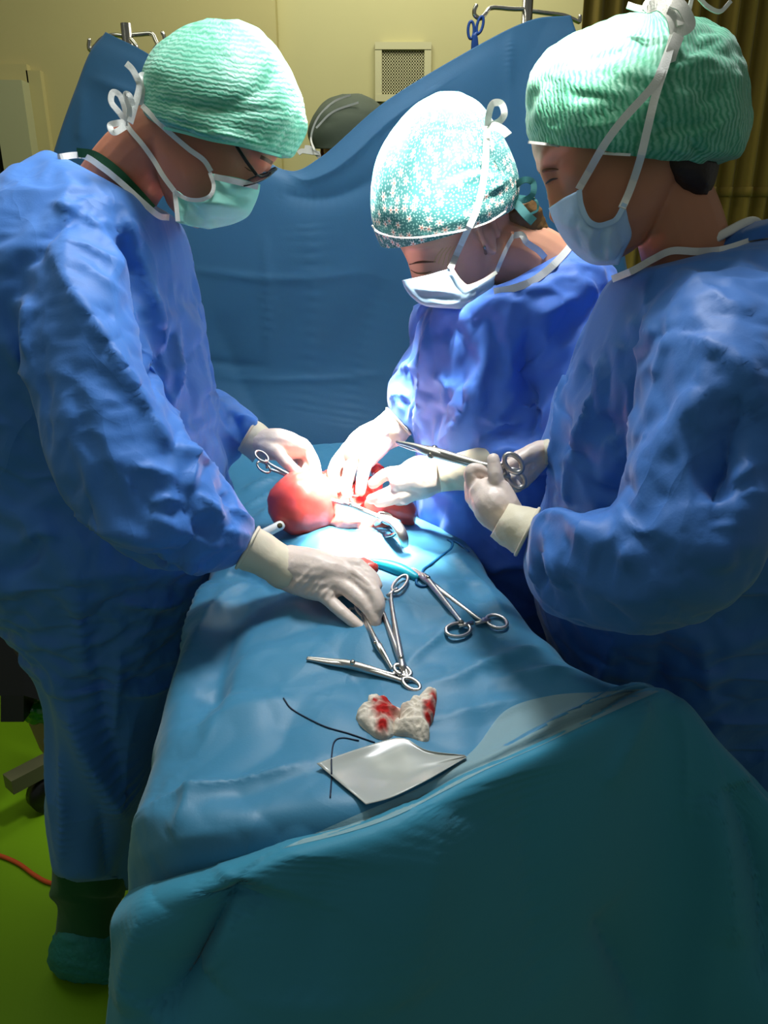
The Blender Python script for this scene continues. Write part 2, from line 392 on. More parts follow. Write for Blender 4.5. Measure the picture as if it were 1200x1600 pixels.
def flowercap():
    m = mat('cap_flower_print', srgb(60, 130, 128), .7, .25); nt = m.node_tree; b = nt.nodes['Principled BSDF']
    N = nt.nodes.new; Lk = nt.links.new
    def math_(op, a, bb=None):
        n = N('ShaderNodeMath'); n.operation = op
        for i, x in enumerate((a, bb)):
            if x is None: continue
            if isinstance(x, (int, float)): n.inputs[i].default_value = x
            else: Lk(x, n.inputs[i])
        return n.outputs[0]
    uv = N('ShaderNodeUVMap')
    sc = N('ShaderNodeVectorMath'); sc.operation = 'SCALE'; sc.inputs['Scale'].default_value = 58; Lk(uv.outputs[0], sc.inputs[0])
    vo = N('ShaderNodeTexVoronoi'); vo.voronoi_dimensions = '2D'; vo.inputs['Scale'].default_value = 1; vo.inputs['Randomness'].default_value = .75; Lk(sc.outputs[0], vo.inputs['Vector'])
    df = N('ShaderNodeVectorMath'); df.operation = 'SUBTRACT'; Lk(sc.outputs[0], df.inputs[0]); Lk(vo.outputs['Position'], df.inputs[1])
    sp = N('ShaderNodeSeparateXYZ'); Lk(df.outputs[0], sp.inputs[0])
    ang = math_('ARCTAN2', sp.outputs[1], sp.outputs[0])
    pet = math_('ADD', math_('MULTIPLY', math_('COSINE', math_('MULTIPLY', ang, 6.0)), .11), .25)
    inside = math_('LESS_THAN', vo.outputs['Distance'], pet)
    centre = math_('LESS_THAN', vo.outputs['Distance'], .1)
    cellc = N('ShaderNodeSeparateColor'); Lk(vo.outputs['Color'], cellc.inputs[0])
    keep = math_('GREATER_THAN', cellc.outputs[0], .2)
    flower = math_('MULTIPLY', inside, keep)
    s2 = N('ShaderNodeVectorMath'); s2.operation = 'SCALE'; s2.inputs['Scale'].default_value = 210; Lk(uv.outputs[0], s2.inputs[0])
    v2 = N('ShaderNodeTexVoronoi'); v2.voronoi_dimensions = '2D'; v2.inputs['Scale'].default_value = 1; v2.inputs['Randomness'].default_value = .85; Lk(s2.outputs[0], v2.inputs['Vector'])
    dot = math_('LESS_THAN', v2.outputs['Distance'], .25)
    a = N('ShaderNodeMix'); a.data_type = 'RGBA'; a.inputs[6].default_value = srgb(56, 118, 118); a.inputs[7].default_value = srgb(150, 200, 192); Lk(dot, a.inputs[0])
    c = N('ShaderNodeMix'); c.data_type = 'RGBA'; c.inputs[7].default_value = srgb(240, 232, 224); Lk(a.outputs[2], c.inputs[6]); Lk(flower, c.inputs[0])
    e = N('ShaderNodeMix'); e.data_type = 'RGBA'; e.inputs[7].default_value = srgb(206, 130, 110); Lk(c.outputs[2], e.inputs[6]); Lk(math_('MULTIPLY', centre, keep), e.inputs[0])
    Lk(e.outputs[2], b.inputs['Base Color'])
    return m
M['cap_flower'] = flowercap()
def gauzemat():
    m = mat('gauze', srgb(214, 204, 188), .85, .2, bump=.5, bscale=220, bdist=.002); nt = m.node_tree; b = nt.nodes['Principled BSDF']
    at = nt.nodes.new('ShaderNodeAttribute'); at.attribute_name = 'stain'
    mx = nt.nodes.new('ShaderNodeMix'); mx.data_type = 'RGBA'; mx.inputs[6].default_value = srgb(216, 206, 190); mx.inputs[7].default_value = srgb(170, 32, 30)
    nt.links.new(at.outputs['Fac'], mx.inputs[0]); nt.links.new(mx.outputs[2], b.inputs['Base Color']); return m
M['gauze'] = gauzemat()

def box(c, sx, sy, sz, bev=0):
    c = np.asarray(c, float); V = np.array([[x, y, z] for x in (-1, 1) for y in (-1, 1) for z in (-1, 1)], float)*np.array([sx, sy, sz])/2+c
    return V, [[0, 1, 3, 2], [4, 6, 7, 5], [0, 4, 5, 1], [2, 3, 7, 6], [0, 2, 6, 4], [1, 5, 7, 3]]
def slab(poly, off):
    """prism: polygon points (n,3) extruded by vector off"""
    p = np.asarray(poly, float); n = len(p); V = np.concatenate([p, p+off])
    F = [list(range(n))[::-1], list(range(n, 2*n))]+[[i, (i+1) % n, n+(i+1) % n, n+i] for i in range(n)]
    return V, F
def struct(name, VF, m, parent=None, **kw):
    o = mk(name, VF[0], VF[1], m, parent, smooth=False, **kw)
    if parent is None: o['kind'] = 'structure'
    return o

# ================================================================ THE SETTING
struct('floor', box((0, 2.0, -.05), 7, 6.4, .1), M['floor'])
WY = 3.2
struct('wall_back', box((0, WY+.05, 1.5), 7, .1, 3.2), M['wall'])
xc = PY(437, 100, WY)[0]
struct('wall_left', box((-2.6, 1.6, 1.5), .1, 3.4, 3.2), M['wall_dim'])
struct('trim_1', box((xc-.75, WY-.03, 1.5), 1.5, .06, 3.2), M['wall_dim'])
# door at the left edge of the picture
dx1 = PY(58, 200, WY-.06)[0]; ztop = PY(30, 132, WY-.06)[2]
d1 = struct('door_1', box((dx1-.62, WY-.10, ztop/2-.06), .98, .05, ztop-.12), M['door'])
struct('door_frame', join([box((dx1-.05, WY-.09, ztop/2), .11, .12, ztop), box((dx1-.62, WY-.09, ztop-.06), 1.04, .115, .12), box((dx1-1.19, WY-.09, ztop/2), .11, .12, ztop)]), M['frame'], d1)
struct('door_casing', join([box((dx1+.025, WY-.075, ztop/2+.02), .05, .03, ztop+.04), box((dx1-.62, WY-.075, ztop+.03), 1.25, .03, .06)]), M['wall_dim'], d1)
struct('door_handle', tube([(dx1-.17, WY-.13, 1.05), (dx1-.17, WY-.18, 1.05), (dx1-.29, WY-.18, 1.05)], .01), M['chrome'], d1)

# ventilation grille on the wall
v0 = PY(586, 68, WY); v1 = PY(672, 160, WY); vr = root('wall_vent', ((v0[0]+v1[0])/2, WY, v1[2]), 'square off-white ventilation grille set in the back wall', 'vent')
cx, cz = (v0[0]+v1[0])/2, (v0[2]+v1[2])/2; w, h = v1[0]-v0[0], v0[2]-v1[2]
mk('frame', *join([box((cx, WY-.012, cz+h*.44), w, .024, h*.12), box((cx, WY-.012, cz-h*.44), w, .024, h*.12), box((cx-w*.44, WY-.011, cz), w*.12, .022, h), box((cx+w*.44, WY-.011, cz), w*.12, .022, h)]), M['vent'], vr, smooth=False)
mk('backing', *box((cx, WY-.003, cz), w*.8, .004, h*.8), M['dark'], vr, smooth=False)
bars = [box((cx-w*.38+i*w*.76/16, WY-.009, cz), w*.022, .008, h*.78) for i in range(17)]+[box((cx, WY-.0095, cz-h*.38+i*h*.76/14), w*.78, .007, h*.024) for i in range(15)]
tag(mk('grille', *join(bars), M['vent'], vr, smooth=False), kind='stuff')

# pleated curtain at the right
cy = 2.3; xa = PY(905, 100, cy)[0]; xb = xa+1.5
uu = np.linspace(0, 1, 420); zz = np.linspace(.15, 2.9, 40)
X = xa+(xb-xa)*uu; pl = .022*np.sin(uu*2*np.pi*30)+.006*np.sin(uu*91)
G = np.stack([np.broadcast_to(X[None], (40, 420)), cy+pl[None]*(1+.1*np.sin(zz*3)[:, None]), np.broadcast_to(zz[:, None], (40, 420))], -1)
ct = root('curtain', (xa+.75, cy, .15), 'olive pleated curtain hanging behind the right-hand surgeon', 'curtain')
mk('cloth', *ringgrid(G, False, False), M['curtain'], ct, solid=.002)
zs = PY(1150, 300, cy)[2]
mk('cross_band', *ringgrid(np.stack([np.broadcast_to(X[None], (3, 420)), cy+pl[None]-.004+np.zeros((3, 1)), np.broadcast_to(np.array([zs-.012, zs, zs+.012])[:, None], (3, 420))], -1), False, False), M['curtain'], ct, solid=.003)  # narrow level band across the pleats, in the curtain's own material

# ================================================================ DRAPES
# screen sheet hung between two stands, between the surgeons and the patient's head
top = [(165, 50, 1.72), (250, 97, 1.70), (345, 190, 1.70), (440, 264, 1.70), (500, 246, 1.70), (600, 160, 1.70), (740, 75, 1.71), (830, 31, 1.72), (892, 24, 1.72)]
r1 = [(128, 110, 1.71), (235, 150, 1.69), (345, 240, 1.685), (445, 300, 1.68), (510, 290, 1.68), (610, 215, 1.69), (745, 140, 1.70), (840, 110, 1.71), (915, 105, 1.71)]
r2 = [(60, 330, 1.70), (180, 350, 1.68), (310, 380, 1.67), (430, 410, 1.665), (520, 410, 1.67), (630, 380, 1.68), (760, 350, 1.69), (870, 340, 1.69), (965, 340, 1.70)]
r3 = [(45, 560, 1.68), (180, 560, 1.66), (300, 570, 1.65), (420, 580, 1.645), (520, 580, 1.65), (640, 570, 1.66), (770, 560, 1.67), (890, 560, 1.68), (1000, 560, 1.69)]
r4 = [(30, 760, 1.64), (170, 730, 1.62), (300, 712, 1.60), (420, 700, 1.59), (520, 697, 1.59), (640, 705, 1.60), (780, 725, 1.62), (900, 740, 1.64), (1020, 760, 1.66)]
gs = [[PY(*p) for p in r] for r in (top, r1, r2, r3, r4)]
V, F = patch(gs, 150, 150)
V = folds(V, F, [
    ([(412, 360), (416, 440), (420, 570)], 5, 9), ([(290, 420), (350, 428), (415, 436), (500, 434), (580, 425)], 4, 8),
    ([(340, 590), (420, 594), (520, 592), (610, 582)], 4, 8), ([(448, 268), (480, 284), (540, 256), (610, 190), (700, 130)], 7, 10, 22),
    ([(300, 560), (360, 570), (420, 572)], -4, 10), ([(430, 300), (520, 310), (640, 250)], -8, 25), ([(130, 130), (125, 240)], 8, 10), ([(140, 120), (190, 140), (230, 150)], 6, 14),
    ([(800, 40), (795, 110), (800, 200)], 4, 8), ([(330, 480), (380, 600), (430, 690)], -7, 40), ([(600, 420), (560, 560), (540, 680)], -8, 45), ([(480, 330), (490, 500), (470, 660)], 6, 40)], toward_cam=True)
V = crumple(V, F, .0035, .35, seed=3.1)
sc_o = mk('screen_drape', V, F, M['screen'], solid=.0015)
tag(sc_o, 'tall blue sheet hung between two poles, sagging in the middle behind the table', 'drape')
SCREEN_T = bvh(V, F)

# main sheet over the patient
def dn(p, dx, dy, dz): return np.array(p)+np.array([dx, dy, dz])
def rowx(Y, xz): return [np.array([x, Y, z]) for x, z in xz]
rows = [rowx(1.60, [(-.50, .35), (-.47, .7), (-.40, .93), (-.25, .985), (-.08, 1.0), (.08, .985), (.2, .95), (.3, .88), (.36, .6), (.37, .35)]),
        rowx(1.36, [(-.42, .35), (-.40, .7), (-.33, .89), (-.2, .945), (-.06, .96), (.06, .96), (.15, .93), (.21, .88), (.26, .6), (.27, .35)])]
for tp in ([(330, 890, .925), (420, 848, .97), (500, 822, 1.0), (590, 820, 1.0), (680, 834, .985), (742, 860, .945)],
           [(300, 965, .90), (385, 924, .945), (500, 930, .962), (600, 925, .975), (710, 905, .97), (797, 950, .93)],
           [(255, 1110, .88), (345, 1060, .925), (480, 1045, .942), (620, 1050, .945), (760, 1035, .945), (905, 1056, .92)],
           [(217, 1270, .86), (300, 1220, .912), (440, 1200, .928), (600, 1185, .93), (770, 1150, .93), (1005, 1088, .92)],
           [(202, 1345, .845), (290, 1335, .89), (430, 1325, .905), (560, 1305, .91), (740, 1235, .91), (1020, 1105, .905)]):
    q = [Q(*t) for t in tp]
    rows.append([dn(q[0], -.05, .0, -.60), dn(q[0], -.03, 0, -.25)]+q+[dn(q[-1], .04, .01, -.3), dn(q[-1], .05, .02, -.6)])
lst = rows[-1]; rows.append([dn(p, 0, -.03, -.22 if 1 < i < 8 else -.02) for i, p in enumerate(lst)])
V, F = patch(rows, 210, 210)
FOLD_GAIN = 1.5
V = folds(V, F, [
    ([(228, 1266), (300, 1250), (400, 1224), (500, 1195)], 9, 10, 26), ([(330, 900), (290, 1000), (250, 1120), (232, 1230)], 10, 14, 30),
    ([(420, 890), (350, 930), (300, 1020), (262, 1100)], 8, 14), ([(400, 925), (360, 1000), (330, 1090), (300, 1160)], -8, 24),
    ([(610, 1060), (660, 1020), (700, 985), (730, 960)], 7, 10, 22), ([(640, 1075), (720, 1060), (800, 1020), (850, 1010)], 6, 12),
    ([(735, 1050), (790, 1035), (845, 1010)], 6, 9), ([(760, 1070), (850, 1050), (900, 1045)], 6, 9), ([(690, 930), (720, 915), (755, 912)], 5, 8),
    ([(700, 860), (760, 920), (800, 985)], 5, 10), ([(690, 900), (700, 940), (760, 1000)], 4, 14), ([(500, 1000), (560, 1060), (580, 1110)], -5, 26),
    ([(250, 1180), (330, 1130), (430, 1100), (520, 1090)], 6, 30), ([(270, 1310), (300, 1260), (310, 1230)], 7, 14), ([(300, 1090), (360, 1080), (450, 1085)], -6, 22),
    ([(660, 1130), (740, 1110), (850, 1085)], 4, 16), ([(420, 850), (480, 840), (560, 838), (640, 850)], 5, 20), ([(350, 890), (400, 900), (430, 925)], -9, 16),
    ([(380, 770), (410, 755), (440, 740)], 10, 9), ([(370, 800), (410, 780), (440, 760)], 10, 9), ([(400, 820), (420, 795), (440, 780)], 8, 9),
    ([(230, 1260), (330, 1160), (370, 1050), (400, 960)], 6, 30), ([(212, 1340), (260, 1320), (330, 1300), (420, 1290)], 5, 22)], toward_cam=True)
V = crumple(V, F, .006, .16, (1, 1, .6), 1.7, .0018, .05)
md = mk('patient_drape', V, F, M['drape'], solid=.0015)
tag(md, 'light blue surgical sheet covering the patient on the table', 'drape')
DR = bvh(V, F); DRAPE_V = V

# sheet over the foot of the table
fl = [Q(188, 1420, .83), Q(235, 1400, .865), Q(320, 1368, .9), Q(440, 1325, .922), Q(600, 1283, .93), Q(735, 1213, .935), Q(900, 1137, .938), Q(1030, 1079, .938), P(1120, 1156, .86), P(1205, 1243, .86), P(1320, 1380, .88)]
def offs(dy, dz, dx=0): return [dn(p, dx*(i-5)*.004, dy, dz) for i, p in enumerate(fl)]
back = [dn(p, 0.0, .07, -.05) for p in fl]; back[0] = dn(fl[0], -.02, .18, -.12)
rowsf = [back, fl, offs(-.028, -.035), offs(-.05, -.16, 1), offs(-.065, -.40, 2), offs(-.075, -.75, 3)]
V, F = patch(rowsf, 150, 190)
V = folds(V, F, [
    ([(372, 1360), (335, 1450), (280, 1530), (225, 1600)], -34, 26, 50), ([(365, 1400), (345, 1480), (300, 1560)], 16, 30),
    ([(1012, 1092), (985, 1140), (940, 1240)], 7, 16, 40), ([(1046, 1092), (1065, 1150), (1070, 1300)], 6, 16, 34), ([(930, 1430), (965, 1500), (1010, 1600)], -12, 14, 34),
    ([(1135, 1222), (1165, 1300), (1190, 1420), (1200, 1560)], -20, 18, 40), ([(1120, 1230), (1140, 1330), (1150, 1500)], 10, 30), ([(700, 1250), (660, 1400), (640, 1590)], 8, 70),
    ([(520, 1330), (500, 1450), (480, 1590)], -8, 60), ([(820, 1190), (830, 1350), (850, 1590)], -8, 60), ([(250, 1400), (215, 1480), (190, 1590)], 10, 24)], toward_cam=True)
V = crumple(V, F, .003, .3, (1, 1, .5), 5.2)
fs = mk('foot_sheet', V, F, M['foot'], solid=.0015)
tag(fs, 'dark teal sheet hanging over the foot end of the table', 'drape')
FT = bvh(V, F)
hb = [(470, 1312), (560, 1272), (640, 1238), (700, 1205), (745, 1166), (790, 1110), (860, 1087), (940, 1081), (1012, 1076)]
hf = [(440, 1326), (545, 1300), (620, 1274), (690, 1238), (760, 1202), (840, 1167), (910, 1134), (975, 1104), (1030, 1080)]
hb = catmull(np.array(hb, float), 90); hf = catmull(np.array(hf, float), 90); hg = []
for t in np.linspace(0, 1, 14): hg.append([snap([DR, FT], *((1-t)*b+t*f), .0025, .8) for b, f in zip(hb, hf)])
V, F = ringgrid(np.array(hg), False, False)
mk('folded_hem', V, F, M['hem'], fs, label='pale grey folded-back edge of the teal sheet')

# ================================================================ PEOPLE: builders
HZ = np.array([-.118, -.11, -.095, -.075, -.05, -.025, 0, .025, .05, .08, .105, .12, .125])
HF = np.array([.068, .082, .088, .089, .088, .086, .087, .090, .089, .078, .052, .025, .002])
HB = np.array([.030, .012, -.012, -.045, -.075, -.090, -.098, -.1, -.099, -.088, -.062, -.028, -.002])
HW = np.array([.018, .034, .048, .058, .064, .069, .072, .075, .075, .066, .046, .022, .002])
def head_local():
    k, n = 90, 96
    z = np.interp(np.linspace(0, 1, k), np.linspace(0, 1, len(HZ)), HZ)
    f, b, w = (np.interp(z, HZ, a) for a in (HF, HB, HW))
    th = np.linspace(0, 2*np.pi, n, endpoint=False); c, s = np.cos(th), np.sin(th)
    pc = np.sign(c)*np.abs(c)**.92; ps = np.sign(s)*np.abs(s)**.92
    X = ((f+b)/2)[:, None]+((f-b)/2)[:, None]*pc; Y = w[:, None]*ps; Z = np.broadcast_to(z[:, None], X.shape).copy()
    front = np.clip(c, 0, 1)[None]**.6
    g = lambda a, m, s_: np.exp(-((a-m)/s_)**2)
    ay = np.abs(Y)
    nz = np.interp(z, [-.06, -.05, -.043, -.034, -.02, 0, .02, .03], [0, .010, .021, .025, .018, .011, .006, 0])[:, None]
    nw = np.interp(z, [-.05, -.035, -.01, .02], [.017, .014, .010, .011])[:, None]
    dX = nz*np.exp(-(Y/nw)**2)
    dX += -.012*g(ay, .033, .017)*g(Z, .010, .013)+.0085*g(ay, .033, .012)*g(Z, .007, .008)
    dX += .005*g(ay, .030, .022)*g(Z, .030, .008)+.004*g(ay, .045, .02)*g(Z, -.03, .018)
    dX += .006*g(Y, 0, .024)*g(Z, -.072, .012)-.003*g(Y, 0, .03)*g(Z, -.088, .008)
    X = X+dX*front
    R = np.stack([X, Y, Z], -1)
    parts = [ringgrid(R)]
    for sg in (-1, 1):
        t = np.linspace(-.6, 4.2, 16); rim = np.stack([.002-.016*np.cos(t)*1.0, np.full(16, sg*.086), -.004+.030*np.sin(t)], 1); rim[:, 1] += sg*.006*np.clip(-np.cos(t), -1, 1)
        parts.append(tube(rim, .0045, 8)); parts.append(tube([(.006, sg*.074, .012), (.004, sg*.080, -.006), (.008, sg*.082, -.031)], [.013, .013, .008], 10, samples=6))
    return parts
def frame(f, up):
    f = f[0]*cR+f[1]*cU+f[2]*cB; f = f/np.linalg.norm(f); u = up[0]*cR+up[1]*cU+up[2]*cB; u = u-f*np.dot(f, u); u /= np.linalg.norm(u)
    return np.stack([f, np.cross(u, f), u], 0)        # rows: forward, left, up
def make_body(person, center, D, fwd, up, scale, neck, neck_r, mt):
    A = frame(fwd, up); C = P(center[0], center[1], D)
    tr = lambda v: C+(np.asarray(v)*scale)@A
    parts = [(tr(v), f) for v, f in head_local()]
    parts.append(tube([tr((-.015, 0, -.03))]+[P(*p) for p in neck], neck_r, 20, samples=14))
    V, F = join(parts); V, F = remesh(V, F, .0026, 2, .4)
    o = mk('body', V, F, mt, person)
    return o, bvh(V, F), tr

def ribbon(path, width, thick=.0007, up=None, n=40):
    """flat woven tie: a thin band along a path, its flat side towards 'up'"""
    p = catmull(path, n)
    T = np.gradient(p, axis=0); T /= np.linalg.norm(T, axis=1)[:, None]+1e-9
    if up is None: up = CAM-p.mean(0)
    up = np.asarray(up, float); nn = up[None]-T*np.sum(T*up[None], 1)[:, None]; nn /= np.linalg.norm(nn, axis=1)[:, None]+1e-9
    bn = np.cross(T, nn); w = width/2
    R = np.stack([p-bn*w-nn*thick, p+bn*w-nn*thick, p+bn*w+nn*thick, p-bn*w+nn*thick], 1)
    return ringgrid(R, True, True)
def surf_ribbon(trees, px, width_px, D, off=.003, n=40):
    pp = catmull(np.array(px, float), 6*(len(px)-1)+1); q = np.array([snap(trees, x, y, off, D) for x, y in pp])
    dep = np.array([(a-CAM)@cF for a in q]); k = len(dep)            # a taut tie bridges hollows: running minimum of depth, then smoothed
    dm = np.array([dep[max(0, i-2):i+3].min() for i in range(k)]); ds = np.array([dm[max(0, i-2):i+3].mean() for i in range(k)])
    q = np.array([P(x, y, min(d_, e_)) for (x, y), d_, e_ in zip(pp, ds, dep)])
    return ribbon(q, width_px*D/FPX, n=n)

def make_gown(person, torso, sleeves, mt, strokes, seed, vox=.0108, amp=.006):
    global FOLD_GAIN
    parts = [loft(torso, 56, 60, 2.25)]
    for s in sleeves: parts.append(loft(s, 36, 44))
    V, F = join(parts); V, F = remesh(V, F, vox, 4, .5)
    hard = np.zeros(len(V), bool)
    for rg, rr in [(torso[0], .05)]+[(sl[-1], .035) for sl in sleeves]:
        for t_ in np.linspace(0, 1, 5): hard |= np.linalg.norm(V-P(rg[0]*(1-t_)+rg[2]*t_, rg[1]*(1-t_)+rg[3]*t_, rg[4]), axis=1) < rr+rg[5]*.6
    hard |= V[:, 2] < .74
    V = settle(V, F, hard=hard)
    V, F = refine(V, F, 1)
    low = np.clip((.86-V[:, 2])/.16, 0, 1); q_ = V*np.array([9, 9, 1.1])+seed; q_[:, 0] += .8*pnoise(V*3+seed)
    V = V+normals(V, F)*(low*.016*(ridged(q_)-.45))[:, None]          # long hanging folds of the skirt
    t = bvh(V, F)
    FOLD_GAIN = 1.5; V = folds(V, F, strokes, t); FOLD_GAIN = 1.0
    o = mk('gown', V, F, mt, person)
    return o, bvh(V, F)

def make_hand(person, wrist, fingers, palm_r, mt, cuff, label=None, extra=None, strokes=()):
    """wrist (px,py,D,r_px); fingers: list of ([(px,py,D)...], r_px). cuff: loft rings or None"""
    W = P(*wrist[:3]); wr = wrist[3]*wrist[2]/FPX; parts = []; mcps = []
    for fp, r in fingers:
        q = np.array([P(*p) for p in fp]); rm = r*fp[0][2]/FPX
        k = len(q); rad = rm*np.linspace(1.08, .80, k)
        parts.append(tube(q, rad, 12, samples=4*k))
        mcps.append((q[0], rm))
        parts.append(tube([W*.95+q[0]*.05, W*.5+q[0]*.5, q[0]], [wr*.75, palm_r*fp[0][2]/FPX, rm*1.12], 12, samples=8))
    if extra:
        for ep, er in extra:
            q = np.array([P(*p) for p in ep]); parts.append(tube(q, np.array(er)*ep[0][2]/FPX, 14, samples=10))
    V, F = join(parts); V, F = remesh(V, F, .0021, 3, .5)
    no = normals(V, F)
    V = V+no*(.0004*ridged(V/.016)[:, None])
    if strokes: V = folds(V, F, strokes)
    g = mk('glove', V, F, mt, person, label=label)
    if cuff:
        V2, F2 = loft(cuff, 40, 40)
        V2 = crumple(V2, F2, .0012, .03, seed=2.2)
        mk('glove_cuff', V2, F2, M['cuff'], g)
        e = cuff[0]; L = P(e[0], e[1], e[4]); R_ = P(e[2], e[3], e[4]); C = (L+R_)/2; e1 = (R_-L)/2
        vw = C-CAM; vw /= np.linalg.norm(vw); e2 = -vw; ee = e1/np.linalg.norm(e1); e2 = e2-ee*np.dot(e2, ee); e2 = e2/np.linalg.norm(e2)*e[5]
        mk('rolled_edge', *torus(C, e1*1.02, e2*1.02, .0022, 40, 8), M['cuff'], g)
    return g, bvh(V, F)

def make_mask(person, rows, D, dn_, df, mt, nu=40, nv=50):
    """rows: (near edge px, mid px, front px); wraps round the face, mirrored in depth on the far side"""
    G = []
    for r in rows:
        a, b, c = r
        G.append([P(a[0], a[1], D-dn_), P((a[0]+b[0])/2, (a[1]+b[1])/2, D-dn_*.92), P(b[0], b[1], D-dn_*.72), P(b[0]*.4+c[0]*.6, b[1]*.4+c[1]*.6, D-dn_*.45), P(c[0], c[1], D+.0),
                  P(b[0]*.4+c[0]*.6, b[1]*.4+c[1]*.6, D+df*.5), P(b[0], b[1], D+df*.8), P(a[0], a[1], D+df)])
    V, F = patch(np.array(G), nu, nv)
    return V, F
def collar(person, ringpts, width, mt, name='collar_trim', closed=True, parent=None):
    p = catmull(np.array(list(ringpts)), 60)
    return mk(name, *tube(p, width, 10, aspect=.35, up=(CAM-p.mean(0))), mt, parent or person)

# ================================================================ LEFT SURGEON
pm = root('person', (-.36, 1.15, 0), 'surgeon on the left in a blue gown, wavy green cap, green mask and glasses', 'person', 'gowned surgeons round the table')
body_m, bt_m, tr_m = make_body(pm, (328, 211), 1.05, (.707, -.707, 0.02), (.707, .707, 0), .92,
                               [(255, 222, 1.055), (205, 265, 1.07), (165, 330, 1.09)], [.058, .052, .052, .058], M['skin_m'])
gown_m, gt_m = make_gown(pm,
    [(90, 240, 266, 334, 1.08, .092), (45, 283, 278, 364, 1.09, .15), (-20, 370, 290, 440, 1.11, .21), (-55, 500, 312, 530, 1.13, .215), (-65, 640, 335, 640, 1.16, .20), (-60, 770, 352, 750, 1.20, .185),
     (-45, 890, 350, 860, 1.24, .185), (28, 985, 322, 950, 1.29, .17), (92, 1095, 280, 1080, 1.35, .15), (94, 1240, 245, 1230, 1.42, .14), (92, 1362, 196, 1392, 1.49, .14)],
    [[(60, 330, 200, 330, 1.02, .09), (42, 430, 212, 420, .98, .095), (50, 550, 236, 530, .955, .095), (75, 670, 268, 640, .94, .095), (120, 785, 312, 705, .945, .09), (215, 862, 352, 752, .96, .08), (310, 895, 392, 806, .985, .062), (372, 884, 405, 826, 1.0, .036)],
     [(250, 760, 270, 560, 1.30, .08), (330, 735, 335, 605, 1.30, .075), (372, 720, 378, 632, 1.27, .06), (380, 700, 408, 654, 1.25, .034)]],
    M['gown'],
    [([(75, 362), (98, 435), (137, 504), (183, 577), (237, 664), (268, 700)], 13, 12, 28), ([(183, 340), (210, 413), (233, 513), (241, 612)], -22, 14, 26),
     ([(274, 513), (256, 559), (242, 612)], -12, 10, 18), ([(278, 520), (281, 577), (272, 640), (290, 700)], 8, 9), ([(196, 330), (226, 420), (250, 520), (262, 600)], 12, 12, 26),
     ([(80, 310), (105, 330), (150, 305)], 5, 8), ([(100, 380), (150, 395), (205, 425)], 6, 8), ([(98, 300), (103, 360), (104, 440)], 5, 6), ([(130, 330), (150, 352), (170, 345)], 4, 7), ([(110, 400), (160, 440), (210, 470)], 4, 9),
     ([(201, 728), (240, 735), (280, 748)], 7, 9), ([(265, 700), (320, 728), (384, 772)], 9, 9, 20), ([(228, 801), (283, 828), (347, 856)], 7, 9), ([(230, 790), (262, 778), (300, 790)], 7, 10), ([(402, 824), (380, 805), (352, 787)], 6, 6), ([(397, 840), (365, 832), (329, 824)], 6, 6),
     ([(390, 856), (360, 852), (320, 858)], 6, 6), ([(300, 770), (330, 790), (352, 815)], 7, 8), ([(270, 750), (300, 812), (330, 850)], -6, 12), ([(330, 745), (360, 790), (375, 820)], -6, 9), ([(290, 690), (300, 735), (292, 770)], 8, 9),
     ([(96, 769), (151, 814), (210, 838), (280, 850)], 12, 12, 26), ([(100, 1090), (140, 1190), (196, 1285)], 16, 18, 46), ([(132, 940), (160, 1110), (205, 1270)], -15, 26, 36), ([(118, 880), (128, 1000), (150, 1120)], 11, 20, 30), ([(188, 1020), (182, 1090), (178, 1160)], 12, 14), ([(178, 938), (235, 945), (292, 940)], 9, 9),
     ([(190, 1085), (240, 1080), (290, 1050)], 8, 9), ([(60, 520), (62, 620), (75, 720)], -8, 22), ([(45, 460), (40, 520), (44, 560)], 8, 8), ([(0, 520), (30, 560), (45, 600)], 8, 12), ([(20, 860), (60, 830), (100, 840)], 9, 12), ([(70, 820), (40, 880), (0, 900)], -9, 18),
     ([(250, 870), (240, 960), (200, 1060)], -9, 22), ([(300, 880), (280, 940), (240, 1010)], 8, 14), ([(300, 470), (318, 580), (338, 700), (345, 800)], 5, 12), ([(285, 480), (300, 600), (312, 720), (318, 800)], -6, 16), ([(356, 640), (372, 665), (372, 710)], -6, 8), ([(365, 650), (390, 655), (404, 665)], 6, 6), ([(350, 670), (370, 690), (380, 700)], 6, 6),
     ([(95, 1160), (100, 1260), (95, 1360)], 8, 14), ([(150, 1240), (165, 1320), (170, 1385)], -8, 16), ([(110, 560), (120, 640), (150, 720), (200, 770)], -7, 30)], 1.1)
mk('collar_trim', *surf_ribbon([gt_m, bt_m], [(90, 246), (128, 243), (160, 262), (192, 288), (225, 318), (248, 337), (264, 340)], 9, 1.05, .004, 60), M['white'], gown_m, smooth=False)
mk('undershirt', *surf_ribbon([bt_m, gt_m], [(120, 238), (148, 243), (180, 265), (212, 297), (238, 326)], 13, 1.03, .002, 40), M['green_cloth'], pm, smooth=False)
# cap
FOLD_GAIN = 1.4
CR_m = [(258, 202, 438, 246, 1.05, .089), (236, 182, 458, 240, 1.05, .102), (228, 150, 477, 196, 1.05, .108), (232, 108, 466, 142, 1.05, .112), (252, 72, 443, 92, 1.05, .098), (288, 43, 408, 50, 1.05, .068), (325, 28, 372, 31, 1.05, .03)]
V, F, UV = loft(CR_m, 96, 80, 2.15, True)
V = folds(V, F, [([(232, 152), (300, 165), (380, 170), (445, 172)], 4, 5, 12), ([(340, 168), (390, 150), (425, 118), (436, 80)], 4, 5), ([(290, 205), (295, 185), (290, 170)], 3, 5), ([(395, 165), (420, 140), (440, 110)], 3, 4), ([(300, 205), (360, 212), (430, 232)], -4, 6), ([(250, 175), (290, 195), (340, 205)], 3, 5), ([(430, 235), (455, 200), (470, 180)], 3, 5)])
V = crumple(V, F, .0016, .045, seed=4)
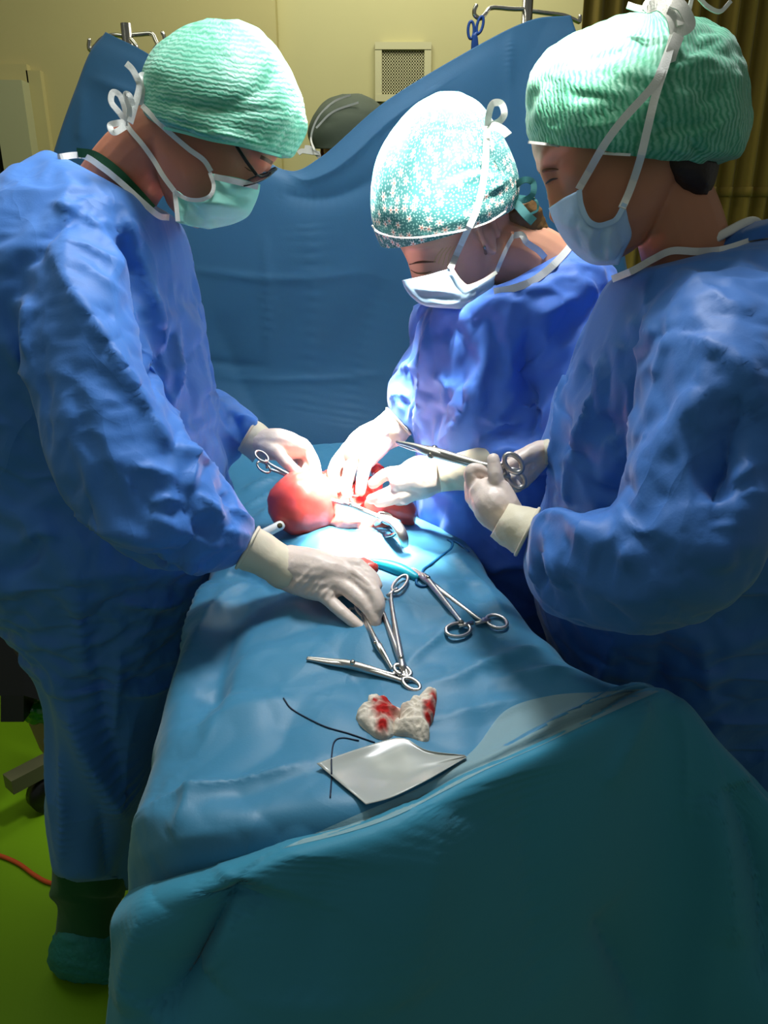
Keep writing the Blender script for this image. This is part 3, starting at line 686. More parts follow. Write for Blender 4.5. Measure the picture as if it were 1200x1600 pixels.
cap_m = mk('surgical_cap', V, F, M['cap_green'], pm, uv=UV); ct_m = bvh(V, F)
mk('cap_edge', *surf_ribbon([ct_m], [(256, 200), (290, 208), (330, 219), (380, 228), (425, 240), (440, 244)], 4, 1.0, .002), M['cap_rim'], cap_m, smooth=False)
# mask
MR = [((328, 271), (370, 278), (406, 288)), ((333, 292), (372, 300), (404, 301)), ((321, 310), (365, 323), (397, 320)), ((296, 313), (345, 338), (386, 338)), ((273, 299), (308, 335), (362, 350)), ((276, 347), (300, 354), (330, 357))]
V, F = make_mask(pm, MR, 1.05, .085, .07, M['mask_g'])
V = folds(V, F, [([(310, 318), (325, 345), (330, 356)], 4, 5), ([(312, 318), (345, 318), (390, 328)], 5, 6), ([(335, 296), (370, 308), (400, 312)], -3, 5), ([(285, 320), (290, 340)], 3, 5)], toward_cam=True)
mask_m = mk('face_mask', V, F, M['mask_g'], pm, solid=.0015); mt_m = bvh(V, F)
mk('mask_binding', *surf_ribbon([mt_m], [(328, 270), (334, 290), (329, 305), (315, 312), (297, 312), (282, 306), (271, 297)], 6, .96, .003), M['white'], mask_m, smooth=False)
mk('nose_band', *surf_ribbon([mt_m], [(334, 276), (370, 284), (403, 292)], 9, .98, .002), M['white'], mask_m, smooth=False)
mk('side_band', *surf_ribbon([mt_m], [(273, 300), (276, 325), (278, 346)], 7, .96, .003), M['white'], mask_m, smooth=False)
for px, w in (([(330, 268), (318, 250), (295, 233), (268, 210), (246, 190), (232, 175), (222, 165)], 8), ([(272, 298), (255, 275), (240, 250), (222, 225), (205, 205), (197, 193)], 8)):
    mk('mask_tie', *surf_ribbon([bt_m, ct_m, gt_m], px, w, .97, .003, 60), M['white'], mask_m, smooth=False)
for pth, w in (([(198, 193, .98), (188, 178, .97), (174, 160, .965), (176, 145, .965), (186, 148, .97), (194, 165, .975), (199, 190, .98)], 9), ([(200, 190, .98), (202, 170, .975), (196, 148, .97), (203, 150, .97), (208, 165, .975)], 8),
               ([(198, 192, .98), (186, 192, .97), (172, 196, .965), (178, 207, .965), (195, 198, .975)], 9), ([(203, 192, .98), (212, 160, .98), (218, 135, .98), (214, 122, .975), (206, 108, .97), (197, 99, .965)], 10), ([(222, 165, .99), (224, 145, .985), (220, 120, .985), (228, 118, .99)], 9)):
    mk('mask_tie', *ribbon([P(*p) for p in pth], w*.97/FPX, .0008, up=(CAM-P(*pth[0]))+np.array([.4, 0, .2])), M['white'], mask_m, smooth=False)
# glasses
gf = mk('eyeglasses', *join([tube([P(370, 229, .985), P(385, 252, .98), P(400, 272, .985)], .0022, 8), tube([P(400, 272, .985), P(410, 276, 1.01), P(428, 267, 1.05), P(432, 264, 1.07)], .0016, 8, samples=10),
     torus(P(401, 280, 1.01), P(424, 272, 1.02)-P(401, 280, 1.01), (P(397, 287, .985)-P(401, 280, 1.01))*.95, .0010, 30, 6), torus(P(420, 271, 1.07), (P(430, 266, 1.08)-P(420, 271, 1.07)), (P(414, 279, 1.05)-P(420, 271, 1.07)), .0010, 30, 6)]), M['blackmetal'], pm)
def disc(c, e1, e2, bulge, n=28):
    R = [c+s*(np.cos(t)*e1+np.sin(t)*e2)+bulge*(1-s*s) for s in (1, .66, .33, .02) for t in np.linspace(0, 2*np.pi, n, endpoint=False)]
    return ringgrid(np.array(R).reshape(4, n, 3), True, False)
mk('lens', *disc(P(401, 280, 1.01), P(424, 272, 1.02)-P(401, 280, 1.01), (P(397, 287, .985)-P(401, 280, 1.01))*.95, np.array([.001, 0, -.003])), M['lens'], gf)
mk('lens', *disc(P(420, 271, 1.07), P(430, 266, 1.08)-P(420, 271, 1.07), P(414, 279, 1.05)-P(420, 271, 1.07), np.array([.001, 0, -.003])), M['lens'], gf)
# brow and lashes
mk('eyebrow', *surf_ribbon([bt_m], [(407, 245), (417, 250), (425, 255)], 6, 1.0, .0015, 12), M['brow'], pm, smooth=False)
mk('eyelashes', *tube([snap([bt_m], x, y, .0003, 1.0) for x, y in [(383, 261), (390, 266), (398, 269)]], [.0005, .001, .0005], 8, samples=10), M['brow_b'], pm)
# hands
hand_mn, ht_mn = make_hand(pm, (440, 884, 1.03, 33),
    [([(508, 932, .985), (541, 962, .965), (571, 986, .955)], 10.5), ([(540, 917, .982), (567, 940, .966), (584, 962, .957), (586, 979, .955)], 12.5), ([(556, 899, .985), (581, 922, .968), (591, 944, .958), (588, 958, .957)], 12.5),
     ([(558, 884, .995), (580, 902, .985), (588, 915, .978)], 12), ([(500, 890, 1.03), (530, 900, 1.03), (560, 915, 1.01)], 13)], 18, M['glove'],
    [(370, 886, 404, 825, 1.005, .040), (390, 894, 424, 836, 1.015, .040), (412, 904, 440, 848, 1.02, .036), (430, 918, 463, 860, 1.022, .034), (446, 922, 480, 864, 1.02, .032)], label='near gloved hand resting on the sheet',
    extra=[([(450, 884, 1.025), (495, 892, 1.005), (540, 899, .995)], [33, 33, 22]), ([(440, 900, 1.02), (480, 916, 1.0), (515, 928, .985)], [20, 19, 14]), ([(480, 905, 1.0), (530, 912, .99)], [24, 20])],
    strokes=[([(452, 925), (470, 905), (490, 884)], 1.6, 2.6), ([(462, 928), (480, 908), (494, 893)], 1.6, 2.6), ([(488, 932), (498, 918), (506, 908)], 1.6, 2.4), ([(498, 938), (508, 925), (518, 915)], 1.6, 2.4), ([(510, 942), (516, 932), (522, 924)], 1.5, 2.2), ([(440, 905), (450, 890), (458, 872)], 1.5, 2.6), ([(476, 932), (488, 918), (500, 902)], 1.4, 2.4), ([(540, 893), (560, 905), (578, 918)], -1.5, 2.5)])
hand_mf, ht_mf = make_hand(pm, (404, 693, 1.235, 22),
    [([(478, 700, 1.225), (490, 722, 1.215), (495, 745, 1.205), (496, 755, 1.20)], 9.5), ([(434, 708, 1.20), (452, 727, 1.19), (472, 744, 1.19)], 10), ([(472, 704, 1.23), (482, 722, 1.225), (476, 738, 1.215)], 9), ([(465, 706, 1.245), (474, 724, 1.245), (466, 737, 1.24)], 9), ([(455, 705, 1.26), (462, 722, 1.26), (455, 733, 1.26)], 8.5)], 17, M['glove'],
    [(372, 704, 400, 656, 1.25, .034), (384, 712, 414, 664, 1.245, .033), (395, 722, 424, 675, 1.24, .031)], label='far gloved hand pinching tissue',
    extra=[([(408, 694, 1.235), (440, 695, 1.225), (470, 700, 1.225)], [24, 25, 17])])
# legs and shoe covers
lg = loft([(92, 1300, 200, 1300, 1.46, .09), (84, 1380, 192, 1390, 1.5, .085), (82, 1400, 185, 1405, 1.51, .08), (96, 1420, 182, 1430, 1.52, .075), (90, 1480, 180, 1490, 1.55, .075), (92, 1500, 180, 1505, 1.56, .07)], 36, 40)
V, F = lg; V = crumple(V, F, .006, .09, (1, 1, .6), 8); mk('trousers', V, F, M['green_cloth'], pm)
ss = loft([(92, 1455, 188, 1464, 1.54, .07), (86, 1468, 192, 1476, 1.55, .09), (80, 1490, 198, 1500, 1.56, .1), (82, 1510, 204, 1520, 1.57, .105), (96, 1526, 202, 1534, 1.58, .10), (118, 1536, 196, 1541, 1.585, .07)], 40, 30)
V, F = ss; V = crumple(V, F, .004, .03, seed=3); V[:, 2] = np.maximum(V[:, 2], .002); mk('shoe_cover', V, F, M['shoe'], pm)

# ================================================================ MIDDLE SURGEON
pw = root('person', (.26, 1.36, 0), 'surgeon in the middle in a blue gown, flower-print cap and white mask, bending over', 'person', 'gowned surgeons round the table')
body_w, bt_w, tr_w = make_body(pw, (710, 343), 1.12, (-.71, -.70, .05), (-.495, .55, .67), .97,
                               [(770, 385, 1.14), (820, 405, 1.15), (860, 450, 1.17)], [.055, .05, .055, .08], M['skin_f'])
gown_w, gt_w = make_gown(pw,
    [(776, 452, 892, 384, 1.15, .055), (722, 462, 935, 405, 1.16, .12), (668, 482, 955, 450, 1.19, .165), (648, 540, 945, 540, 1.21, .16), (648, 640, 925, 640, 1.24, .155), (650, 740, 905, 760, 1.27, .15), (655, 830, 895, 860, 1.31, .15), (680, 960, 900, 980, 1.38, .15), (680, 1200, 890, 1200, 1.52, .14), (680, 1380, 880, 1380, 1.64, .14)],
    [[(640, 470, 740, 470, 1.27, .07), (640, 540, 720, 540, 1.30, .07), (606, 600, 700, 605, 1.29, .065), (605, 640, 660, 668, 1.27, .05), (607, 640, 642, 678, 1.25, .034)],
     [(880, 420, 965, 440, 1.12, .065), (850, 520, 950, 540, 1.11, .07), (822, 620, 925, 640, 1.11, .07), (800, 668, 890, 720, 1.12, .06), (768, 690, 822, 742, 1.10, .045), (745, 692, 775, 738, 1.12, .034)]],
    M['gown_mid'],
    [([(825, 505), (822, 580), (824, 640), (832, 690)], -20, 12, 24), ([(838, 500), (870, 480), (905, 460)], 8, 12), ([(770, 545), (725, 635), (690, 700)], 10, 12, 30), ([(675, 485), (660, 600), (650, 695)], 9, 10, 26),
     ([(672, 585), (700, 600), (690, 625)], 6, 6), ([(720, 605), (712, 630), (700, 640)], 6, 6), ([(692, 598), (722, 608), (745, 600)], 5, 6), ([(610, 580), (640, 572), (666, 570)], 7, 8), ([(606, 620), (630, 618), (650, 626)], 7, 6), ([(632, 650), (620, 625), (618, 605)], 6, 6), ([(640, 665), (645, 640), (655, 620)], 6, 6),
     ([(825, 590), (855, 575), (885, 562)], 6, 8), ([(750, 640), (785, 668), (815, 660)], 7, 8), ([(760, 660), (790, 640), (815, 600)], 6, 9), ([(740, 690), (780, 670), (830, 655)], 7, 8), ([(790, 520), (770, 600), (760, 660)], -7, 18), ([(660, 480), (655, 540), (650, 580)], -8, 12),
     ([(690, 800), (740, 860), (790, 900)], 8, 20), ([(720, 780), (760, 800), (800, 860)], -8, 18), ([(760, 890), (790, 880), (830, 885)], 8, 10), ([(700, 510), (730, 500), (760, 480)], 4, 12), ([(860, 640), (870, 690)], 6, 8), ([(905, 430), (930, 470), (935, 540)], 8, 14)], 6.3, amp=.005)
mk('collar_trim', *surf_ribbon([gt_w, bt_w], [(772, 456), (800, 451), (830, 440), (858, 420), (880, 398), (893, 382)], 11, 1.1, .004, 50), M['white'], gown_w, smooth=False)
CR_w = [(594, 380, 806, 316, 1.12, .105, 704, 368), (584, 352, 811, 288, 1.12, .118, 700, 345), (580, 305, 805, 254, 1.12, .125, 692, 310), (587, 252, 791, 222, 1.12, .12, 690, 262), (608, 210, 774, 194, 1.12, .10, 690, 220), (642, 170, 752, 164, 1.12, .07, 696, 180), (678, 147, 724, 147, 1.12, .03, 700, 152)]
V, F, UV = loft(CR_w, 100, 90, 2.2, True)
V = folds(V, F, [([(640, 190), (630, 260), (600, 330)], 6, 10), ([(690, 200), (670, 260), (640, 330)], 7, 12), ([(700, 300), (740, 275), (790, 285)], -8, 9), ([(690, 290), (730, 262), (780, 265)], 7, 8), ([(660, 192), (700, 200), (738, 205)], 3, 4), ([(720, 330), (770, 305), (800, 300)], 6, 8), ([(745, 215), (780, 250), (800, 290)], 5, 8), ([(650, 160), (610, 240), (592, 320)], -5, 10), ([(740, 320), (780, 290), (806, 270)], -5, 6)])
cap_w = mk('surgical_cap', V, F, M['cap_flower'], pw, uv=UV); ct_w = bvh(V, F)
mk('cap_piping', *surf_ribbon([ct_w], [(581, 352), (590, 362), (615, 370), (650, 371), (690, 366), (730, 358), (765, 346), (790, 330)], 2.6, 1.05, .003, 50), M['white'], cap_w, smooth=False)
for pth, w in (([(796, 306, 1.09), (806, 290, 1.07), (820, 281, 1.06), (833, 286, 1.06), (832, 304, 1.06), (818, 313, 1.07), (798, 309, 1.09)], 9), ([(798, 308, 1.09), (810, 322, 1.07), (822, 336, 1.06), (834, 347, 1.06)], 13), ([(800, 306, 1.09), (822, 308, 1.07), (838, 314, 1.06), (840, 328, 1.06), (830, 334, 1.06)], 3)):
    mk('cap_tie', *ribbon([P(*p) for p in pth], w*1.1/FPX, .0012, up=np.array([-.1, -1, .3])), M['cap_flower'], cap_w, smooth=False)
hb_ = loft([(770, 350, 830, 310, 1.13, .045), (786, 372, 842, 330, 1.14, .045), (800, 392, 850, 350, 1.145, .04), (812, 400, 858, 366, 1.15, .03)], 30, 20)
V, F = hb_; V = crumple(V, F, .003, .02, (1, 3, 1), 2); mk('hair', V, F, M['hair_b'], pw, label='brown hair showing under the back of the cap')
MR = [((706, 419), (668, 430), (629, 438)), ((720, 442), (675, 447), (633, 449)), ((733, 448), (690, 462), (645, 465)), ((757, 439), (712, 475), (668, 478)), ((776, 424), (768, 449), (718, 482))]
V, F = make_mask(pw, MR, 1.055, .03, .09, M['mask_b'])
V = folds(V, F, [([(640, 450), (690, 455), (725, 460)], 3, 5), ([(735, 452), (725, 470), (718, 481)], 4, 5), ([(745, 448), (740, 460), (735, 470)], 4, 4), ([(650, 462), (700, 468), (730, 470)], -3, 5)], toward_cam=True)
mask_w = mk('face_mask', V, F, M['mask_b'], pw, solid=.0015); mt_w = bvh(V, F)
mk('mask_binding', *surf_ribbon([mt_w], [(705, 419), (714, 434), (726, 446), (735, 447), (756, 438), (776, 425)], 6, 1.02, .003), M['white'], mask_w, smooth=False)
for px, w in (([(704, 420), (714, 396), (728, 365), (742, 335), (752, 300), (758, 260), (760, 220), (762, 195)], 10), ([(776, 424), (784, 405), (793, 385), (803, 367)], 7)):
    mk('mask_tie', *surf_ribbon([bt_w, ct_w, mt_w, gt_w], px, w, 1.03, .003, 60), M['white'], mask_w, smooth=False)
for pth, w in (([(762, 197, 1.03), (764, 178, 1.02), (770, 162, 1.015), (783, 162, 1.015), (788, 178, 1.015), (780, 190, 1.02), (766, 196, 1.03)], 10), ([(764, 195, 1.03), (775, 198, 1.02), (786, 204, 1.015), (794, 212, 1.01)], 13), ([(803, 368, 1.08), (815, 367, 1.07), (822, 378, 1.07), (830, 384, 1.08), (842, 392, 1.09), (853, 404, 1.1)], 10)):
    mk('mask_tie', *ribbon([P(*p) for p in pth], w*1.03/FPX, .0008, up=(CAM-P(*pth[0]))+np.array([.2, 0, .3])), M['white'], mask_w, smooth=False)
mk('eyelashes', *tube([snap([bt_w], x, y, .0003, 1.05) for x, y in [(642, 422), (652, 427), (664, 427), (674, 424)]], [.0005, .0011, .0011, .0005], 8, samples=14), M['hair_b'], pw)
mk('eyebrow', *tube([snap([bt_w], x, y, .0, 1.05) for x, y in [(640, 413), (652, 410), (666, 409), (680, 409)]], [.0008, .0016, .0016, .0006], 8, samples=14), M['brow_b'], pw)
for k in range(5):
    x = 682+k*6; mk('hair_strand', *tube([snap([bt_w], x+10, 388-k, .004, 1.05), snap([bt_w], x+2, 398, .004, 1.05), snap([bt_w], x-4+k, 410+k*2, .004, 1.05)], .00045, 5, samples=8), M['strand'], pw)
mk('earring', *tube([snap([bt_w], 757, 386, .004, 1.05), snap([bt_w], 759, 396, .006, 1.05)], .0022, 8), M['chrome'], pw)
hand_wf, ht_wf = make_hand(pw, (596, 676, 1.225, 24),
    [([(545, 700, 1.21), (524, 728, 1.20), (522, 746, 1.20), (530, 766, 1.20)], 10.5), ([(556, 708, 1.205), (545, 740, 1.195), (541, 762, 1.195), (542, 776, 1.195)], 10), ([(576, 712, 1.195), (568, 738, 1.185), (563, 768, 1.185)], 10.5),
     ([(552, 704, 1.225), (536, 735, 1.22), (538, 762, 1.215)], 9.5), ([(560, 704, 1.24), (548, 730, 1.235), (550, 756, 1.23)], 9)], 18, M['glove'],
    [(605, 639, 641, 678, 1.245, .034), (592, 650, 630, 692, 1.235, .033), (578, 664, 610, 702, 1.225, .030)], label='far gloved hand reaching down into the field',
    extra=[([(594, 678, 1.22), (570, 692, 1.21), (552, 706, 1.205)], [24, 25, 20]), ([(600, 690, 1.215), (585, 705, 1.20), (576, 720, 1.195)], [16, 16, 12])])
hand_wn, ht_wn = make_hand(pw, (682, 744, 1.13, 26),
    [([(630, 738, 1.13), (602, 742, 1.135), (583, 756, 1.14)], 11), ([(622, 765, 1.125), (598, 774, 1.135), (580, 780, 1.145)], 10.5), ([(628, 774, 1.12), (606, 782, 1.13), (592, 786, 1.14)], 10), ([(640, 774, 1.14), (618, 784, 1.15), (602, 782, 1.155)], 10), ([(645, 770, 1.155), (625, 778, 1.16), (610, 776, 1.165)], 9)], 22, M['glove'],
    [(780, 690, 775, 740, 1.115, .036), (745, 700, 748, 764, 1.115, .036), (712, 708, 716, 766, 1.12, .034), (682, 716, 690, 768, 1.125, .031)], label='near gloved hand under the bright lamp',
    extra=[([(685, 743, 1.13), (655, 745, 1.125), (630, 752, 1.125)], [27, 33, 24]), ([(640, 770, 1.125), (632, 778, 1.125)], [16, 12])])

# ================================================================ RIGHT SURGEON
pr = root('person', (.50, 1.02, 0), 'surgeon on the right in blue gown and crumpled green cap holding a needle holder', 'person', 'gowned surgeons round the table')
body_r, bt_r, tr_r = make_body(pr, (964, 232), .87, (-.88, -.47, -.10), (-.47, .88, 0), .92,
                               [(1035, 290, .875), (1058, 345, .885), (1078, 420, .90)], [.05, .045, .048, .050], M['skin_r'])
gown_r, gt_r = make_gown(pr,
    [(960, 431, 1190, 374, .90, .085), (945, 468, 1240, 408, .91, .135), (925, 520, 1285, 480, .925, .18), (900, 590, 1300, 590, .94, .185), (880, 660, 1300, 680, .965, .18), (868, 740, 1290, 760, .99, .18), (850, 830, 1280, 850, 1.03, .18), (850, 930, 1280, 950, 1.07, .175), (880, 1030, 1280, 1050, 1.12, .17), (900, 1150, 1280, 1150, 1.18, .165), (920, 1420, 1280, 1420, 1.35, .16), (940, 1560, 1260, 1560, 1.45, .15)],
    [[(1060, 420, 1230, 430, .80, .08), (1020, 520, 1235, 520, .765, .09), (1005, 640, 1232, 640, .745, .095), (985, 760, 1195, 790, .735, .095), (930, 800, 1150, 905, .745, .09), (880, 792, 1030, 968, .775, .08), (835, 800, 905, 972, .82, .062), (822, 830, 838, 940, .85, .045), (846, 800, 812, 880, .86, .036)],
     [(870, 600, 990, 620, 1.02, .06), (850, 680, 940, 720, 1.02, .06), (836, 690, 880, 730, 1.02, .04)]],
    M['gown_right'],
    [([(1065, 400), (1050, 520), (1030, 570), (1010, 680)], 5, 8), ([(900, 570), (880, 615), (872, 690), (850, 780)], 10, 10, 22), ([(945, 545), (920, 640), (892, 745), (890, 800), (882, 845), (902, 905)], 12, 9, 22), ([(850, 825), (866, 890), (885, 922)], 9, 7, 16),
     ([(945, 690), (958, 692), (1030, 680)], 6, 7), ([(1165, 610), (1122, 720), (1130, 780)], -20, 20, 40), ([(1050, 525), (1150, 570), (1195, 640)], 10, 12, 30), ([(820, 850), (855, 930), (915, 965)], 8, 9), ([(975, 850), (978, 870), (980, 890)], 6, 8), ([(955, 545), (990, 550), (1040, 535)], 6, 8),
     ([(980, 500), (1005, 515), (1035, 530)], 5, 8), ([(1010, 440), (1015, 500), (1040, 530)], 5, 8), ([(948, 640), (960, 690), (990, 720)], -6, 12), ([(1060, 640), (1120, 760), (1125, 860)], -9, 26), ([(1140, 760), (1160, 740), (1195, 720)], 9, 10), ([(1130, 900), (1140, 840), (1160, 770)], 8, 16),
     ([(960, 820), (1010, 850), (1060, 920)], -9, 24), ([(900, 900), (960, 930), (1050, 935)], 6, 16), ([(1095, 1000), (1100, 1040), (1110, 1100)], 10, 14), ([(1030, 1000), (1030, 1060), (1010, 1120)], -10, 18), ([(960, 990), (950, 1040), (930, 1070)], 8, 14), ([(905, 560), (925, 600), (930, 660)], -8, 12),
     ([(1000, 600), (985, 680), (940, 760)], 5, 14), ([(865, 700), (880, 760), (868, 800)], 7, 8), ([(1080, 430), (1120, 470), (1180, 500)], 7, 16), ([(1100, 560), (1080, 640), (1030, 720), (960, 760)], 6, 26), ([(840, 860), (850, 900), (845, 940)], -6, 8)], 9.7, amp=.006)
mk('collar_trim', *surf_ribbon([gt_r, bt_r], [(957, 436), (990, 422), (1020, 405), (1050, 392), (1090, 393), (1130, 390), (1175, 376), (1192, 372)], 11, .86, .004, 60), M['white'], gown_r, smooth=False)
stand = loft([(1075, 392, 1196, 372, .905, .07), (1100, 372, 1196, 352, .905, .07), (1150, 352, 1190, 344, .905, .05)], 40, 12, caps=False)
cs_ = mk('collar_stand', *stand, M['gown_right'], gown_r)
mk('collar_trim', *tube([P(1095, 386, .855), P(1130, 366, .85), (P(1165, 348, .86)), P(1182, 346, .88), P(1192, 362, .88), P(1196, 376, .87)], .0052, 8, aspect=.4, up=cB, samples=30), M['white'], gown_r)
CR_r = [(827, 224, 1112, 258, .87, .088), (820, 192, 1152, 240, .87, .104), (822, 150, 1161, 182, .87, .118), (833, 106, 1155, 116, .87, .118), (880, 70, 1138, 64, .87, .10), (937, 38, 1098, 33, .87, .07), (985, 20, 1045, 17, .87, .03)]
V, F, UV = loft(CR_r, 100, 90, 2.2, True)
V = folds(V, F, [([(880, 145), (930, 150), (985, 158)], 4, 5), ([(920, 190), (965, 165), (1010, 135)], 5, 6), ([(1000, 240), (1030, 205), (1090, 195), (1140, 180)], 7, 8), ([(1070, 205), (1085, 235), (1100, 250)], 6, 6), ([(1060, 180), (1110, 150), (1145, 120)], 5, 7), ([(880, 85), (960, 70), (1040, 45)], -4, 6), ([(1065, 100), (1100, 70), (1130, 60)], 4, 6), ([(1030, 220), (1050, 240), (1060, 246)], 5, 5), ([(975, 232), (990, 205), (1020, 200)], 5, 5), ([(1010, 120), (1060, 110), (1120, 90)], -4, 7), ([(900, 205), (945, 195), (990, 185)], -4, 7), ([(860, 110), (930, 90), (1010, 75)], 4, 6), ([(1090, 215), (1130, 190), (1155, 170)], -6, 8)])
V = crumple(V, F, .0042, .055, seed=14, amp2=.0016, sc2=.022)
cap_r = mk('surgical_cap', V, F, M['cap_green2'], pr, uv=UV); ct_r = bvh(V, F)
mk('cap_edge', *surf_ribbon([ct_r], [(826, 222), (860, 226), (900, 232), (940, 239), (985, 242)], 4, .8, .002), M['white'], cap_r, smooth=False)
V, F = loft([(985, 234, 1116, 252, .872, .074), (990, 256, 1113, 270, .873, .068), (1008, 278, 1108, 287, .876, .060), (1036, 298, 1100, 304, .88, .049)], 36, 20); V = crumple(V, F, .002, .02, (1, 1, .3), 3)
mk('hair', V, F, M['hair'], pr, label='dark hair at the nape under the cap')
MR = [((906, 297), (882, 309), (858, 325)), ((911, 325), (888, 344), (866, 346)), ((925, 348), (902, 374), (878, 369)), ((943, 352), (925, 394), (898, 394)), ((961, 342), (955, 405), (926, 412)), ((976, 318), (986, 368), (966, 413))]
V, F = make_mask(pr, MR, .865, .062, .07, M['mask_b'])
V = folds(V, F, [([(930, 350), (922, 380), (935, 408)], 5, 6), ([(955, 350), (950, 380), (958, 408)], 5, 6), ([(905, 335), (900, 365), (915, 395)], -4, 6), ([(940, 352), (940, 380), (945, 408)], -5, 6), ([(868, 345), (895, 355), (915, 360)], 3, 6), ([(965, 345), (970, 375), (972, 400)], -4, 5)], toward_cam=True)
mask_r = mk('face_mask', V, F, M['mask_b'], pr, solid=.0015); mt_r = bvh(V, F)
mk('mask_binding', *surf_ribbon([mt_r], [(905, 297), (908, 320), (918, 343), (933, 352), (950, 349), (964, 341), (976, 318)], 8, .8, .003), M['mask_b'], mask_r, smooth=False)
for px, w in (([(904, 296), (920, 268), (945, 225), (975, 185), (1020, 135), (1035, 105), (1048, 70), (1055, 45)], 12), ([(972, 325), (985, 295), (1000, 250), (1012, 200), (1024, 150), (1040, 100), (1052, 55)], 12)):
    mk('mask_tie', *surf_ribbon([bt_r, ct_r, mt_r], px, w, .80, .004, 70), M['white'], mask_r, smooth=False)
for pth, w in (([(1055, 52, .775), (1048, 25, .77), (1030, 8, .77), (1012, 12, .775), (1020, 2, .775), (1045, -4, .77), (1062, 15, .77), (1066, 40, .77)], 16), ([(1056, 50, .775), (1072, 45, .77), (1078, 35, .77), (1065, 10, .765), (1050, 2, .765)], 16), ([(1076, 18, .79), (1085, -8, .79), (1105, 10, .79), (1125, 18, .79), (1142, 2, .79)], 6), ([(1020, 15, .79), (1000, 14, .79), (980, 8, .79)], 9), ([(1060, 55, .77), (1050, 80, .768), (1043, 105, .772)], 18)):
    mk('mask_tie', *ribbon([P(*p) for p in pth], w*.8/FPX, .001, up=(CAM-P(*pth[0]))+np.array([.3, 0, .3])), M['white'], mask_r, smooth=False)
mk('eyelashes', *tube([snap([bt_r], x, y, .0003, .85) for x, y in [(853, 287), (858, 283), (864, 280), (871, 279)]], [.0006, .0014, .0012, .0005], 8, samples=14), M['hair'], pr)
mk('eyebrow', *tube([snap([bt_r], x, y, .0, .85) for x, y in [(843, 270), (850, 267), (860, 265), (872, 265)]], [.0010, .0018, .0018, .0006], 8, samples=14), M['brow_b'], pr)
hand_rn, ht_rn = make_hand(pr, (790, 806, .90, 30),
    [([(782, 782, .905), (775, 748, .90), (771, 718, .905)], 13), ([(742, 768, .925), (736, 738, .925), (748, 734, .925), (760, 741, .925)], 11.5), ([(738, 778, .94), (738, 750, .955), (765, 742, .965), (799, 746, .955)], 11), ([(742, 785, .95), (748, 760, .97), (775, 755, .975), (804, 756, .96)], 10.5), ([(750, 792, .955), (760, 772, .975), (785, 765, .975), (810, 762, .96)], 9.5)], 22, M['glove'],
    [(842, 796, 806, 866, .865, .040), (826, 792, 796, 860, .875, .038), (806, 788, 778, 848, .885, .036), (796, 786, 766, 838, .893, .032)], label='gloved hand gripping the needle holder',
    extra=[([(790, 808, .90), (772, 790, .905), (758, 772, .915)], [32, 35, 26]), ([(770, 800, .91), (750, 780, .925), (742, 765, .925)], [20, 19, 14]), ([(795, 790, .895), (785, 765, .90)], [18, 15])])
hand_rf, ht_rf = make_hand(pr, (852, 702, 1.0, 20),
    [([(826, 710, .985), (806, 722, .98), (790, 730, .98)], 11), ([(828, 722, .995), (812, 736, .99), (800, 742, .985)], 10), ([(830, 732, 1.0), (816, 746, .995), (806, 752, .99)], 10), ([(832, 740, 1.005), (820, 754, 1.0), (812, 760, .995)], 9), ([(830, 704, 1.0), (812, 712, 1.005), (796, 718, 1.005)], 10)], 15, M['glove'],
    [(872, 680, 868, 728, 1.01, .032), (850, 688, 852, 728, 1.005, .03)], label='far gloved hand half hidden behind the near one')

# ================================================================ PERSON BEHIND THE SCREEN
pa = root('person', (-.1, 2.25, 0), 'person with a grey-green cap behind the hung sheet, only the head showing', 'person')
DA = 2.02
bA, btA, trA = make_body(pa, (548, 235), DA, (.25, -.2, -.95), (0, 1, -.1), .95, [(545, 310, 2.03), (545, 360, 2.05), (545, 400, 2.08)], [.06, .056, .06, .08], M['skin_r'])
V, F, UV = loft([(486, 232, 606, 236, DA, .105), (481, 205, 606, 205, DA, .118), (490, 178, 600, 175, DA, .112), (510, 158, 585, 156, DA, .08), (535, 147, 565, 146, DA, .035)], 64, 50, 2.1, True)
V = crumple(V, F, .003, .08, seed=2); capA = mk('surgical_cap', V, F, M['cap_grey'], pa, uv=UV); ctA = bvh(V, F)
for px in ([(492, 236), (486, 215), (496, 185), (520, 160), (548, 148)], [(494, 200), (520, 175), (560, 160)]):
    mk('cap_band', *surf_ribbon([ctA], px, 3, DA-.1, .003), M['white'], capA, smooth=False)
mk('mask_tie', *ribbon([P(500, 240, 1.95), P(486, 238, 1.93), P(472, 236, 1.93), P(466, 240, 1.93)], .012, .001, up=cB), M['white'], pa, smooth=False)
mk('mask_tie', *ribbon([P(500, 246, 1.95), P(486, 232, 1.93), P(476, 230, 1.93)], .01, .001, up=cB), M['white'], pa, smooth=False)
V, F = loft([(480, 330, 610, 330, 2.08, .08), (440, 370, 650, 370, 2.1, .12), (420, 450, 670, 450, 2.14, .14), (430, 700, 660, 700, 2.32, .14), (440, 1000, 650, 1000, 2.6, .13), (440, 1048, 650, 1048, 2.68, .13)], 40, 40)
mk('scrubs', V, F, M['green_cloth'], pa)

